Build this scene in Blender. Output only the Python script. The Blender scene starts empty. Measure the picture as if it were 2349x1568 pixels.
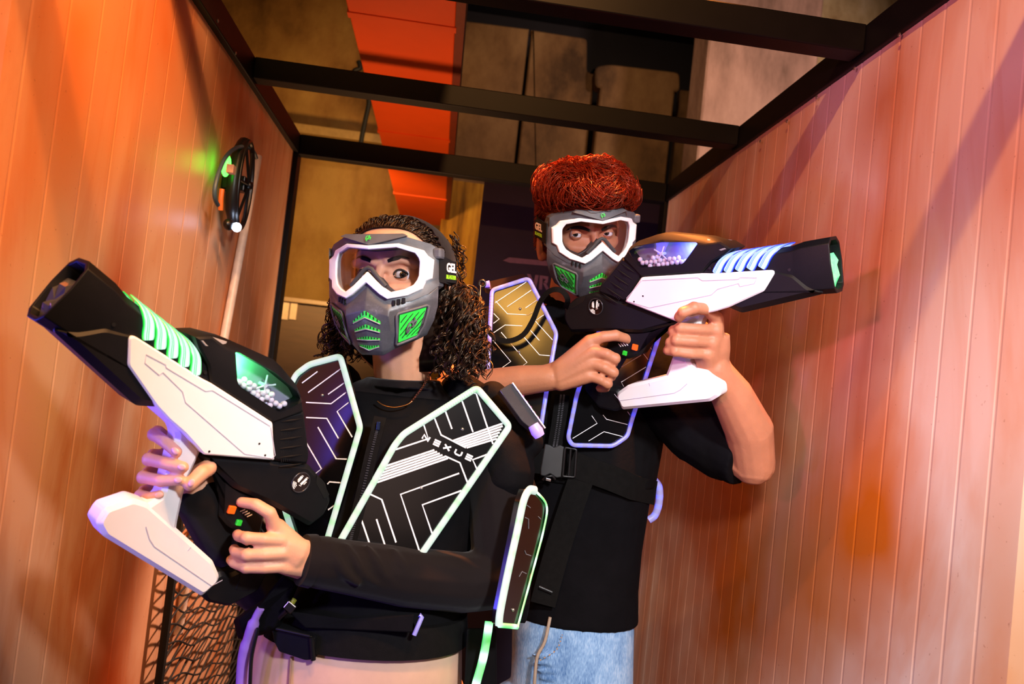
import bpy, bmesh, math, random
import numpy as np
from mathutils import Vector, Matrix
random.seed(7); rng = np.random.default_rng(7)
SC = bpy.context.scene
COL = SC.collection
PI = math.pi
# ------------------------------------------------------------------ camera
F = 1827.0; CX, CY = 1174.5, 784.0                     # focal length and centre in photo pixels
YAW, PITCH, ROLL = math.radians(5.12), math.radians(2.36), math.radians(6.3)
fw = Vector((math.sin(YAW)*math.cos(PITCH), math.cos(YAW)*math.cos(PITCH), math.sin(PITCH)))
ri = Vector((math.cos(YAW), -math.sin(YAW), 0)); up = ri.cross(fw)
CR = ri*math.cos(ROLL) + up*math.sin(ROLL); CU = up*math.cos(ROLL) - ri*math.sin(ROLL)
C0 = Vector((0, 0, 1.38))
CAM = Matrix(((CR.x, CU.x, -fw.x, C0.x), (CR.y, CU.y, -fw.y, C0.y), (CR.z, CU.z, -fw.z, C0.z), (0, 0, 0, 1)))
def P(px, py, d):                                      # a place in the room, measured off the photograph at distance d
    return C0 + fw*d + CR*((px-CX)/F*d) - CU*((py-CY)/F*d)
def on_x(px, py, x):
    r = P(px, py, 1)-C0; return C0 + r*((x-C0.x)/r.x)
def on_y(px, py, y):
    r = P(px, py, 1)-C0; return C0 + r*((y-C0.y)/r.y)
def on_z(px, py, z):
    r = P(px, py, 1)-C0; return C0 + r*((z-C0.z)/r.z)
cd = bpy.data.cameras.new('camera'); cam = bpy.data.objects.new('camera', cd); COL.objects.link(cam)
cam.matrix_world = CAM; cd.sensor_width = 36.0; cd.lens = 36.0*F/2349.0; cd.clip_start = .02
cd.dof.use_dof = True; cd.dof.focus_distance = 1.48; cd.dof.aperture_fstop = 5.6
SC.camera = cam
vs = SC.view_settings; vs.view_transform = 'Standard'; vs.look = 'None'; vs.gamma = 1.0; vs.use_curve_mapping = False

# ------------------------------------------------------------------ materials
def lin(c):
    if isinstance(c, str):
        c = [int(c[i:i+2], 16)/255 for i in (0, 2, 4)]
    return tuple(((x/12.92) if x <= .04045 else ((x+.055)/1.055)**2.4) for x in c[:3]) + (1,)
MATS = {}
class NT:
    def __init__(s, name):
        s.m = bpy.data.materials.new(name); s.m.use_nodes = True; s.t = s.m.node_tree; s.t.nodes.clear()
        s.out = s.n('ShaderNodeOutputMaterial')
    def n(s, kind, **kw):
        x = s.t.nodes.new(kind)
        for k, v in kw.items():
            if k.startswith('i_'):
                k = k[2:]; x.inputs[int(k) if k.isdigit() else k.replace('_', ' ')].default_value = v
            else: setattr(x, k, v)
        return x
    def l(s, a, ai, b, bi): s.t.links.new(a.outputs[ai], b.inputs[bi])
    def bsdf(s, col=(.5, .5, .5, 1), rough=.5, metal=0, spec=.5, **kw):
        b = s.n('ShaderNodeBsdfPrincipled'); b.inputs['Base Color'].default_value = col
        b.inputs['Roughness'].default_value = rough; b.inputs['Metallic'].default_value = metal
        b.inputs['Specular IOR Level'].default_value = spec
        for k, v in kw.items(): b.inputs[k.replace('_', ' ')].default_value = v
        s.l(b, 0, s.out, 'Surface'); return b
    def ramp(s, pts):
        r = s.n('ShaderNodeValToRGB'); e = r.color_ramp.elements
        while len(e) < len(pts): e.new(.5)
        for i, (p, c) in enumerate(pts): e[i].position = p; e[i].color = c
        return r
    def noise(s, scale, detail=3, rough=.5, stretch=None, coord='Object'):
        tc = s.n('ShaderNodeTexCoord'); no = s.n('ShaderNodeTexNoise', i_Scale=scale, i_Detail=detail, i_Roughness=rough)
        if stretch:
            mp = s.n('ShaderNodeMapping'); mp.inputs['Scale'].default_value = stretch
            s.l(tc, coord, mp, 0); s.l(mp, 0, no, 'Vector')
        else: s.l(tc, coord, no, 'Vector')
        return no
def plain(name, c, rough=.5, metal=0, spec=.5, var=.12, scale=40, bump=0.0, bscale=300, sheen=0, sss=0, stretch=None, coat=0):
    if name in MATS: return MATS[name]
    t = NT(name); col = lin(c); b = t.bsdf(col, rough, metal, spec)
    if var:
        no = t.noise(scale, 4, .6, stretch)
        r = t.ramp([(.3, tuple(x*(1-var) for x in col[:3])+(1,)), (.7, tuple(min(1, x*(1+var)) for x in col[:3])+(1,))])
        t.l(no, 0, r, 0); t.l(r, 0, b, 'Base Color')
    if bump:
        n2 = t.noise(bscale, 3, .6, stretch); bp = t.n('ShaderNodeBump', i_Strength=bump, i_Distance=.002)
        t.l(n2, 0, bp, 'Height'); t.l(bp, 0, b, 'Normal')
    if sheen: b.inputs['Sheen Weight'].default_value = sheen
    if coat: b.inputs['Coat Weight'].default_value = coat; b.inputs['Coat Roughness'].default_value = .08
    if sss:
        b.inputs['Subsurface Weight'].default_value = sss; b.inputs['Subsurface Radius'].default_value = (.008, .003, .0015)
        b.inputs['Subsurface Scale'].default_value = .5
    MATS[name] = t.m; return t.m
def glow(name, c, strength, c2=None, s2=None, period=.02, off=.2):
    """LED tube: the diffuser tube glows, brighter and more saturated at each diode along its length (UV x in metres)."""
    if name in MATS: return MATS[name]
    t = NT(name); b = t.bsdf(lin('8c8c8c'), .35)
    b.inputs['Emission Color'].default_value = lin(c); b.inputs['Emission Strength'].default_value = strength
    if c2:
        uv = t.n('ShaderNodeUVMap'); sx = t.n('ShaderNodeSeparateXYZ'); t.l(uv, 0, sx, 0)
        m = t.n('ShaderNodeMath', operation='MULTIPLY', i_1=2*PI/period); t.l(sx, 0, m, 0)
        s = t.n('ShaderNodeMath', operation='SINE'); t.l(m, 0, s, 0)
        n2 = t.n('ShaderNodeMath', operation='MULTIPLY', i_1=.5); t.l(s, 0, n2, 0)
        n3 = t.n('ShaderNodeMath', operation='ADD', i_1=.5); t.l(n2, 0, n3, 0)
        pw = t.n('ShaderNodeMath', operation='POWER', i_1=2.2); t.l(n3, 0, pw, 0)
        no = t.noise(9, 1); mm = t.n('ShaderNodeMath', operation='MULTIPLY_ADD', i_1=1.6, i_2=-off); t.l(no, 0, mm, 0)
        cl = t.n('ShaderNodeClamp'); t.l(mm, 0, cl, 0)
        mu = t.n('ShaderNodeMath', operation='MULTIPLY'); t.l(pw, 0, mu, 0); t.l(cl, 0, mu, 1)
        r = t.ramp([(0, lin(c)), (1, lin(c2))]); t.l(mu, 0, r, 0); t.l(r, 0, b, 'Emission Color')
        if s2:
            ms = t.n('ShaderNodeMapRange'); ms.inputs['To Min'].default_value = strength; ms.inputs['To Max'].default_value = s2
            t.l(mu, 0, ms, 0); t.l(ms, 0, b, 'Emission Strength')
    MATS[name] = t.m; return t.m
def clear(name, tint=(.93, .93, .95, 1), refl=.09, rough=.02):
    if name in MATS: return MATS[name]
    t = NT(name); tr = t.n('ShaderNodeBsdfTransparent', i_Color=tint); gl = t.n('ShaderNodeBsdfGlossy', i_Roughness=rough)
    fr = t.n('ShaderNodeFresnel', i_IOR=1.4); ad = t.n('ShaderNodeMath', operation='MULTIPLY_ADD', i_1=.45, i_2=refl*.3); t.l(fr, 0, ad, 0)
    mx = t.n('ShaderNodeMixShader'); t.l(ad, 0, mx, 0); t.l(tr, 0, mx, 1); t.l(gl, 0, mx, 2); t.l(mx, 0, t.out, 'Surface')
    MATS[name] = t.m; return t.m

# ------------------------------------------------------------------ mesh builder
def V(*a): return Vector(a)
class MB:
    def __init__(s): s.v = []; s.f = []; s.m = []; s.uv = []
    def add(s, vs, fs, mi=0, uvs=None):
        b = len(s.v); s.v += [tuple(v) for v in vs]
        for k, f in enumerate(fs):
            s.f.append([i+b for i in f]); s.m.append(mi)
            s.uv.append([uvs[i] for i in f] if uvs else None)
        return s
    def box(s, lo, hi, mi=0, M=None):
        vs = [V(x, y, z) for x in (lo[0], hi[0]) for y in (lo[1], hi[1]) for z in (lo[2], hi[2])]
        if M: vs = [M @ v for v in vs]
        return s.add(vs, [(0, 1, 3, 2), (4, 6, 7, 5), (0, 4, 5, 1), (2, 3, 7, 6), (0, 2, 6, 4), (1, 5, 7, 3)], mi)
    def sphere(s, c, r, nu=10, nv=7, mi=0, sc=(1, 1, 1), M=None):
        vs = []; c = Vector(c)
        for i in range(nv+1):
            th = PI*i/nv
            for j in range(nu):
                ph = 2*PI*j/nu
                q = V(r*sc[0]*math.sin(th)*math.cos(ph), r*sc[1]*math.sin(th)*math.sin(ph), r*sc[2]*math.cos(th))
                vs.append(c + (M @ q if M else q))
        fs = [(i*nu+j, i*nu+(j+1) % nu, (i+1)*nu+(j+1) % nu, (i+1)*nu+j) for i in range(nv) for j in range(nu)]
        return s.add(vs, [f[::-1] for f in fs], mi)
    def loft(s, rings, mi=0, cap=True, closed=True):
        n = len(rings[0]); vs = [v for r in rings for v in r]; fs = []
        for i in range(len(rings)-1):
            for j in range(n if closed else n-1):
                k = (j+1) % n
                fs.append((i*n+j, i*n+k, (i+1)*n+k, (i+1)*n+j))
        if cap: fs.append(tuple(range(n))[::-1]); fs.append(tuple((len(rings)-1)*n+j for j in range(n)))
        return s.add(vs, fs, mi)
    def tube(s, pts, r, n=8, mi=0, cap=True, flat=1.0, hint=None, closed=False):
        """round (or flattened) tube through pts; r a number or a list; UV x = length along it"""
        pts = [Vector(p) for p in pts]; k = len(pts)
        rs = r if isinstance(r, (list, tuple)) else [r]*k
        rings = []; us = []; L = 0; prev = None
        for i in range(k):
            a = pts[i-1] if (i > 0 or closed) else pts[i]; b = pts[(i+1) % k] if (i < k-1 or closed) else pts[i]
            t = (b-a).normalized() if (b-a).length > 1e-9 else V(0, 0, 1)
            if hint is not None:
                h = Vector(hint[i]) if isinstance(hint, list) else Vector(hint); u = (h - t*h.dot(t))
            elif prev is None:
                h = V(0, 0, 1) if abs(t.z) < .9 else V(1, 0, 0); u = h - t*h.dot(t)
            else: u = prev - t*prev.dot(t)
            u.normalize(); prev = u; w = t.cross(u)
            if i: L += (pts[i]-pts[i-1]).length
            us.append(L)
            rings.append([pts[i] + u*(math.cos(2*PI*j/n)*rs[i]*flat) + w*(math.sin(2*PI*j/n)*rs[i]) for j in range(n)])
        vs = [v for rg in rings for v in rg]; uv = [(us[i], j/n) for i in range(k) for j in range(n)]
        fs = [(i*n+j, i*n+(j+1) % n, (i+1)*n+(j+1) % n, (i+1)*n+j) for i in range(k-1) for j in range(n)]
        if closed: fs += [((k-1)*n+j, (k-1)*n+(j+1) % n, (j+1) % n, j) for j in range(n)]
        elif cap: fs += [tuple(range(n))[::-1], tuple((k-1)*n+j for j in range(n))]
        return s.add(vs, fs, mi, uv)
    def capsule(s, pts, rs, n=10):
        """tube with ball joints, for unions"""
        s.tube(pts, list(rs), n)
        for p, r in zip(pts, rs): s.sphere(p, r*.995, n, 7)
        return s
    def ribbon(s, pts, w, th, normals, mi=0):
        """flat strap through pts: w wide, th thick, normals = facing direction (one or a list)"""
        pts = [Vector(p) for p in pts]; k = len(pts); rings = []
        for i in range(k):
            t = (pts[min(i+1, k-1)] - pts[max(i-1, 0)]).normalized()
            nn = Vector(normals[i]) if isinstance(normals, list) else Vector(normals)
            nn = (nn - t*nn.dot(t)).normalized(); sd = t.cross(nn); ww = w[i] if isinstance(w, (list, tuple)) else w
            rings.append([pts[i]+sd*ww/2, pts[i]+sd*ww/2+nn*th, pts[i]-sd*ww/2+nn*th, pts[i]-sd*ww/2])
        return s.loft(rings, mi)
    def extr(s, poly, y0, y1, ch=0, mi=0, fn=None, ch0=None, fil=0, fn_=3):
        """outline in (x,z) extruded along y from y0 to y1 with chamfered rims"""
        ch0 = ch if ch0 is None else ch0
        if area(poly) < 0: poly = poly[::-1]
        rings = []; fl = lambda p: fillet(p, fil, fn_) if fil else p
        if ch0: rings.append([V(x, y0, z) for x, z in fl(inset(poly, ch0))])
        rings.append([V(x, y0+ch0, z) for x, z in fl(poly)]); rings.append([V(x, y1-ch, z) for x, z in fl(poly)])
        if ch: rings.append([V(x, y1, z) for x, z in fl(inset(poly, ch))])
        if fn: rings = [[fn(v) for v in r] for r in rings]
        return s.loft(rings, mi)
    def build(s, name, mats, parent=None, local=False, smooth=35, bevel=0, recalc=True, weld=False):
        me = bpy.data.meshes.new(name); me.from_pydata(s.v, [], s.f)
        mats = mats if isinstance(mats, (list, tuple)) else [mats]
        for m in mats: me.materials.append(m)
        me.polygons.foreach_set('material_index', s.m)
        if any(u is not None for u in s.uv):
            ul = me.uv_layers.new(name='UVMap'); k = 0; arr = []
            for f, u in zip(s.f, s.uv):
                for i in range(len(f)): arr += list(u[i]) if u else [0, 0]
            ul.data.foreach_set('uv', arr)
        me.update()
        if recalc:
            bm = bmesh.new(); bm.from_mesh(me)
            if weld: bmesh.ops.remove_doubles(bm, verts=bm.verts, dist=1e-5)
            bmesh.ops.recalc_face_normals(bm, faces=bm.faces); bm.to_mesh(me); bm.free()
        return link(name, me, parent, local, smooth, bevel)
def link(name, me, parent=None, local=False, smooth=35, bevel=0):
    o = bpy.data.objects.new(name, me); COL.objects.link(o)
    if smooth:
        me.polygons.foreach_set('use_smooth', [True]*len(me.polygons))
        if smooth < 179: me.set_sharp_from_angle(angle=math.radians(smooth))
    if bevel:
        b = o.modifiers.new('bevel', 'BEVEL'); b.width = bevel; b.segments = 2; b.limit_method = 'ANGLE'; b.angle_limit = math.radians(30)
    attach(o, parent, local); return o
def attach(o, parent, local=False):
    if parent is not None:
        o.parent = parent
        if parent.parent is None and not local: o.matrix_parent_inverse = parent.matrix_basis.inverted()
def area(p): return sum(p[i][0]*p[(i+1) % len(p)][1]-p[(i+1) % len(p)][0]*p[i][1] for i in range(len(p)))/2
def inset(p, d):
    n = len(p); out = []
    for i in range(n):
        a, b, c = np.array(p[i-1]), np.array(p[i]), np.array(p[(i+1) % n])
        e1 = (b-a)/max(np.linalg.norm(b-a), 1e-9); e2 = (c-b)/max(np.linalg.norm(c-b), 1e-9)
        n1 = np.array([-e1[1], e1[0]]); n2 = np.array([-e2[1], e2[0]])
        m = n1+n2; k = max(.35, 1+float(n1@n2))
        out.append(tuple(b + m*d/k))
    return out
def fillet(p, r, n=4):
    out = []; N = len(p)
    for i in range(N):
        a, b, c = (np.array(p[j % N], float) for j in (i-1, i, i+1))
        la, lc = np.linalg.norm(a-b), np.linalg.norm(c-b); d = min(r, la*.45, lc*.45)
        s, e = b+(a-b)/la*d, b+(c-b)/lc*d
        for k in range(n+1):
            t = k/n; out.append(tuple(s*(1-t)**2+b*2*t*(1-t)+e*t*t))
    return out
def smoothpath(pts, n=6):
    """Catmull-Rom through pts"""
    pts = [Vector(p) for p in pts]; out = []
    for i in range(len(pts)-1):
        p0 = pts[max(i-1, 0)]; p1 = pts[i]; p2 = pts[i+1]; p3 = pts[min(i+2, len(pts)-1)]
        for k in range(n):
            t = k/n
            out.append(.5*((2*p1)+(p2-p0)*t+(2*p0-5*p1+4*p2-p3)*t*t+(3*p1-p0-3*p2+p3)*t**3))
    return out+[pts[-1]]
def remesh(mb, voxel, iters=4, fac=.5):
    """melt overlapping closed pieces into one continuous surface"""
    me = bpy.data.meshes.new('m'); me.from_pydata(mb.v, [], mb.f)
    bm = bmesh.new(); bm.from_mesh(me); bmesh.ops.recalc_face_normals(bm, faces=bm.faces); bm.to_mesh(me); bm.free()
    o = bpy.data.objects.new('m', me); COL.objects.link(o)
    r = o.modifiers.new('r', 'REMESH'); r.mode = 'VOXEL'; r.voxel_size = voxel
    if iters:
        q = o.modifiers.new('s', 'SMOOTH'); q.factor = fac; q.iterations = iters
    dg = bpy.context.evaluated_depsgraph_get(); dg.update()
    out = bpy.data.meshes.new_from_object(o.evaluated_get(dg)); bpy.data.objects.remove(o); bpy.data.meshes.remove(me)
    return out
def text_mb(body, size, M, depth=.0004, mi=0, bold=0.0, squash=1.0, shear=0.0):
    cu = bpy.data.curves.new('t', 'FONT'); cu.body = body; cu.size = size; cu.extrude = depth; cu.align_x = 'CENTER'; cu.align_y = 'CENTER'
    cu.offset = bold; cu.resolution_u = 3; cu.shear = shear
    o = bpy.data.objects.new('t', cu); COL.objects.link(o)
    dg = bpy.context.evaluated_depsgraph_get(); dg.update()
    me = bpy.data.meshes.new_from_object(o.evaluated_get(dg)); bpy.data.objects.remove(o)
    vs = [M @ V(v.co.x*squash, v.co.y, v.co.z) for v in me.vertices]; fs = [tuple(p.vertices) for p in me.polygons]
    bpy.data.meshes.remove(me)
    return vs, fs
def thing(name, label, cat, M=None, group=None):
    o = bpy.data.objects.new(name, None); COL.objects.link(o); o.empty_display_size = .05
    if M is not None: o.matrix_basis = M if isinstance(M, Matrix) else Matrix.Translation(M)
    return tag(o, label, cat, group)
def tag(o, label, cat, group=None):
    o['label'] = label; o['category'] = cat
    if group: o['group'] = group
    return o
def struct(o): o['kind'] = 'structure'; return o
def m3(R, t):
    return Matrix(((R[0][0], R[0][1], R[0][2], t[0]), (R[1][0], R[1][1], R[1][2], t[1]), (R[2][0], R[2][1], R[2][2], t[2]), (0, 0, 0, 1)))
def from_cam(R, t): return CAM @ m3(R, t)
# ------------------------------------------------------------------ the setting
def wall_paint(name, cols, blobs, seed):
    """sandwich panels with airbrushed rust and soft orange patches at fixed places on the wall, plus streaks and specks"""
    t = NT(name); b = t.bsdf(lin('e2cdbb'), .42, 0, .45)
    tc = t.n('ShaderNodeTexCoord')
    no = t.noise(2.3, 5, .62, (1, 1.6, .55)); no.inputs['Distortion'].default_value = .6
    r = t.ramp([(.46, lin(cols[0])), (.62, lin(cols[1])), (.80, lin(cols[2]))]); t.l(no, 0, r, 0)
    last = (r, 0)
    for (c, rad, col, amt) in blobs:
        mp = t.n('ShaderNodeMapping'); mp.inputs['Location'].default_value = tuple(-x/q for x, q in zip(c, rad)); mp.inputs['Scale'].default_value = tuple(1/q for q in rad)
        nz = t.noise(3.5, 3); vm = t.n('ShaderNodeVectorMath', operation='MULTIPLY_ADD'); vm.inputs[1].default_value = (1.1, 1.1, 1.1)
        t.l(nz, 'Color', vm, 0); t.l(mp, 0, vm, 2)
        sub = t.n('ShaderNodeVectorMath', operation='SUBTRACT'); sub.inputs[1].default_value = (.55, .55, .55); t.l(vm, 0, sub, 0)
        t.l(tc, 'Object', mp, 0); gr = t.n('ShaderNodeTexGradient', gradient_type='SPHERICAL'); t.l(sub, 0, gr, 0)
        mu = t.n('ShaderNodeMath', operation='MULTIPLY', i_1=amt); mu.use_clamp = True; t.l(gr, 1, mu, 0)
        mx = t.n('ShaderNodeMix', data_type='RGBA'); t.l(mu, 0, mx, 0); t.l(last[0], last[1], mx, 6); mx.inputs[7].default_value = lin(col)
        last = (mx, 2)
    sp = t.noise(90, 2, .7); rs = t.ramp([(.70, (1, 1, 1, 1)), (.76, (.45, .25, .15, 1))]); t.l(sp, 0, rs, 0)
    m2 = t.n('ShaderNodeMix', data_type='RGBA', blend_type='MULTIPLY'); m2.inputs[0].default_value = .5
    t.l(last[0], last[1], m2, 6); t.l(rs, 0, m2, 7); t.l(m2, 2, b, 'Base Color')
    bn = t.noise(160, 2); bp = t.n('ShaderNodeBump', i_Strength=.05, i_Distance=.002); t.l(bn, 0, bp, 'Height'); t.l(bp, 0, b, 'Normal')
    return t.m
def plaster(name, c1, c2, c3, sc=1.2, stretch=(1, 1, .6)):
    t = NT(name); b = t.bsdf(lin(c1), .85, 0, .2)
    no = t.noise(sc, 6, .65, stretch); r = t.ramp([(.36, lin(c3)), (.5, lin(c2)), (.66, lin(c1))]); t.l(no, 0, r, 0); t.l(r, 0, b, 'Base Color')
    bp = t.n('ShaderNodeBump', i_Strength=.4, i_Distance=.03); n2 = t.noise(8, 5, .6); t.l(n2, 0, bp, 'Height'); t.l(bp, 0, b, 'Normal')
    return t.m
XL, XR = -.62, .815
blk = plain('black_steel', '0c0b0d', .5, 0, .22, .2, 20)
dark = plain('black_room_paint', '17141a', .8, 0, .3, .15, 3)
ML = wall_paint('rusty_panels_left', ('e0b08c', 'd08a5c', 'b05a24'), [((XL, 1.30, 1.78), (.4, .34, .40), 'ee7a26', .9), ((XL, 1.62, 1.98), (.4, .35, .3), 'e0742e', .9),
     ((XL, 1.60, 1.35), (.3, .12, .5), 'b04a1c', .9), ((XL, 2.6, 1.4), (.3, .4, .8), 'a8603c', .9), ((XL, 1.8, .62), (.3, .25, .45), 'a8491c', 1.1), ((XL, 2.2, 2.0), (.3, .4, .14), '8c4526', .9)], 1)  # orange base with deeper orange patches near the top
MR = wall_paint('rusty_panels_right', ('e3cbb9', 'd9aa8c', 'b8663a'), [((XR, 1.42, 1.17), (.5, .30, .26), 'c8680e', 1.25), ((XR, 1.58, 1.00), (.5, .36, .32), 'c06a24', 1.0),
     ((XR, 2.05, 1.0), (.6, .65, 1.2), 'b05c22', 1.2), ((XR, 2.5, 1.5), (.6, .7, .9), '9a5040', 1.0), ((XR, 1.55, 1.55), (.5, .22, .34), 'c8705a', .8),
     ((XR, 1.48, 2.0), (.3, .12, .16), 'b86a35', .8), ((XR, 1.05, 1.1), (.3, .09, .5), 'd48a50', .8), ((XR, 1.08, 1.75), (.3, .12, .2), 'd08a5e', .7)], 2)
def panel_wall(name, x, sgn, y0, y1, z1, pitch, phase, mat):
    prof = [(x, y0)]
    y = y0+phase
    while y < y1-.01:
        prof += [(x, y-.005), (x-sgn*.0008, y-.001), (x-sgn*.0008, y+.001), (x, y+.004)]; y += pitch
    prof += [(x, y1), (x-sgn*.05, y1), (x-sgn*.05, y0)]
    mb = MB(); mb.loft([[V(a, b, 0) for a, b in prof], [V(a, b, z1) for a, b in prof]])
    o = mb.build(name, mat, smooth=0); return struct(o)
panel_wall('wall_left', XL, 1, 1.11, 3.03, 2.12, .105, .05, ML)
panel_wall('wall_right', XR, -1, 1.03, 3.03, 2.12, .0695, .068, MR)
def box(name, lo, hi, mat, parent=None, bevel=0):
    return MB().box(lo, hi).build(name, mat, parent, smooth=0, bevel=bevel)
struct(box('floor', (-5, -3, -.1), (5, 7.2, 0), plain('grey_floor', '2b2622', .7, var=.3, scale=6)))
struct(box('ceiling', (-5, -3, 4.6), (5, 7.2, 4.7), dark))
struct(box('wall_back', (-5, 7.1, 0), (5, 7.2, 4.6), dark))
struct(box('wall_outer_left', (-5.1, -3, 0), (-5, 7.2, 4.6), dark)); struct(box('wall_outer_right', (5, -3, 0), (5.1, 7.2, 4.6), dark))
struct(box('wall_front', (-5, -3.1, 0), (5, -3, 4.6), dark))
# steel frame over the two panel walls
fr = thing('steel_frame', 'black square-tube steel frame bridging the two panel walls overhead', 'frame', V(0, 3.03, 0))
BT, BB = 2.185, 2.115
for x0, x1 in ((XL-.06, XL+.018), (XR-.012, XR+.06)):
    MB().box((x0, .85, BB), (x1, 3.07, BT)).build('rail', blk, fr, smooth=0, bevel=.003)
for y, h in ((.93, .06), (1.585, .06), (2.285, .06), (3.03, .075)):
    MB().box((XL+.018, y-.028, BT-h), (XR-.012, y+.028, BT)).build('cross_beam', blk, fr, smooth=0, bevel=.003)
for x in (XL-.012, XR+.02): MB().box((x-.035, 3.0, 0), (x+.03, 3.07, BB)).build('post', blk, fr, smooth=0, bevel=.003)
steel = plain('bright_steel', 'b8b4ae', .3, .9, .5, .1)
for k, (px, py) in enumerate(((2063, 80), (1960, 156), (1873, 223), (1805, 278), (1744, 324))):
    p = on_x(px, py, XR-.013); MB().sphere(p, .0045, 10, 6, sc=(.5, 1, 1)).build('screw', steel, fr)
for px, py in ((500, 48), (541, 122)):
    p = on_x(px, py, XL+.019); MB().sphere(p, .0045, 10, 6, sc=(.5, 1, 1)).build('screw', steel, fr)
# orange duct under the ceiling
dz = 2.49
a0, a1 = on_z(812, 0, dz), on_z(1043, 0, dz); xl, xr = -.415, -.068
duct = thing('ceiling_duct', 'long orange-red flat duct running away above the black frame', 'duct', V(-.24, 4, dz))
om = plain('orange_enamel', 'e4500c', .5, 0, .4, .1, 2)
MB().box((xl, 1.2, dz), (xr, 6.3, dz+.16)).build('duct_body', om, duct, smooth=0, bevel=.004)
MB().box((xr, 1.2, dz), (xr+.03, 6.3, dz+.19)).build('side_flange', plain('dark_orange_enamel', '6e2408', .6), duct, smooth=0)
for y in (2.6, 3.9, 5.3): MB().box((xl-.004, y-.02, dz-.004), (xr+.004, y+.02, dz+.1)).build('joint_band', om, duct, smooth=0)
for y in (1.8, 6.2): MB().box((-.26, y-.012, dz+.16), (-.235, y+.012, 4.6)).build('hanger', blk, duct, smooth=0)
# plaster scenery behind
ocre = plaster('ochre_plaster', 'b8904e', '9a703a', '5c3f1e')
ocre2 = plaster('brown_plaster', '7d6140', '654a2e', '3e2c1b', 1.6)
pink = plaster('pinkish_plaster', 'a08070', '86685a', '5e483c', 2.0, (1, 1, .35))
cream = plaster('cream_plaster', 'b5a184', '9a845f', '6d5230', 1.5)
def slab(name, label, pts, y, th, mat, cat='panel', group=None, base=True, ch=.012):
    """upright scenery panel at distance y whose outline is given by its corners"""
    q = [on_y(px, py, y) for px, py in pts]; poly = [(v.x, v.z) for v in q]
    mb = MB(); mb.extr(poly, y, y+th, 0, ch0=ch)
    o = mb.build(name, mat, smooth=30); return tag(o, label, cat, group)
def down(pts, y, z=0.0):
    """extend the last two corners straight down to height z"""
    return pts
def panel_to_floor(name, label, pts, y, th, mat, cat='panel', z0=0.0):
    q = [on_y(px, py, y) for px, py in pts]
    poly = [(q[0].x, z0)] + [(v.x, v.z) for v in q] + [(q[-1].x, z0)]
    mb = MB(); mb.extr(poly, y, y+th, 0, ch0=.012); o = mb.build(name, mat, smooth=30); return tag(o, label, cat)
panel_to_floor('plaster_panel', 'tall ochre stained plaster panel left of the orange duct', [(430, -260), (1000, -200)], 6.85, .12, ocre)
panel_to_floor('plaster_panel', 'brown plaster panel with a square top just right of the orange duct', [(1010, 40), (1213.6, 66)], 6.5, .12, ocre2)
panel_to_floor('plaster_panel', 'brown plaster panel with stepped top in the middle of the dark back wall', fillet([(1214.2, 67), (1347, 88), (1346, 165), (1372, 168)], 8, 2), 6.5, .12, ocre2)
panel_to_floor('plaster_panel', 'brown plaster panel with a rounded top corner beside the stepped panel', fillet([(1366, 200), (1366, 152), (1400, 147), (1560, 166), (1560, 210)], 12, 3), 6.34, .12, ocre2)
panel_to_floor('plaster_panel', 'low dim brown plaster panel next to the pinkish column', [(1562, 205), (1640, 215)], 6.75, .1, ocre2)
panel_to_floor('plaster_column', 'pinkish rough plaster column with a lit edge above the right wall', [(1648, -120), (1898, -80)], 5.2, .35, pink, 'column')
panel_to_floor('plaster_panel', 'pale cream plaster panel with brown blotches at the top right', [(1890, -80), (2420, -20)], 5.45, .12, cream)
# ledge with a cable, left
lg = on_y(612, 283, 6.5); lg2 = on_y(880, 325, 6.5)
tag(MB().box((lg.x, 6.44, lg.z-.05), (lg2.x, 6.6, lg.z+.02)).build('wall_ledge', plain('pale_ledge', 'a5854f', .6), smooth=0, bevel=.004), 'thin pale ledge across the ochre panel behind the frame', 'ledge')
cb = [on_y(px, py, 5.6) for px, py in ((822, 140), (826, 156), (812, 163), (814, 182), (828, 188), (842, 205), (846, 235), (838, 275), (829, 320), (822, 372))]
tag(MB().tube(smoothpath(cb, 5), .017, 8).build('hanging_cable', plain('black_rubber', '0e0d0d', .6)), 'black cable with a loop hanging left of the orange duct', 'cable')
# low brown cabinet with two pale labels
c0, c1 = on_y(640, 690, 5.0), on_y(900, 705, 5.0)
cabm = plain('dark_brown_wood', '3a2614', .6, 0, .3, .2, 5, stretch=(1, 1, 8))
cab = thing('storage_cabinet', 'dark brown cabinet with two pale labels beyond the left frame post', 'cabinet', V(-.6, 5.2, 0))
MB().box((c0.x-.3, 5.0, 0), (c1.x, 5.5, c0.z)).build('cabinet_body', cabm, cab, smooth=0, bevel=.006)
MB().box((c0.x-.3, 4.97, c0.z), (c1.x, 5.52, c0.z+.03)).build('cabinet_top', plain('brown_top', '5a4326', .5), cab, smooth=0, bevel=.004)
for px, nm in ((655, 0), (674, 1)):
    p = on_y(px, 712, 4.99); MB().box((p.x-.022, 4.99, p.z-.055), (p.x+.018, 5.0, p.z+.055)).build('door_label', plain('pale_card', '8e7a66', .7), cab, smooth=0)
tag(MB().box((on_y(1020, 430, 6.0).x, 6.0, 0), (on_y(1113, 430, 6.0).x, 6.12, on_y(1020, 410, 6.0).z)).build('timber_board', plaster('yellow_boards', 'b58a2c', '8f641e', '4c2f10', 2.0, (3, 1, .3)), smooth=0, bevel=.006), 'yellowish upright timber board between the duct and dark banner', 'board')
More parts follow.
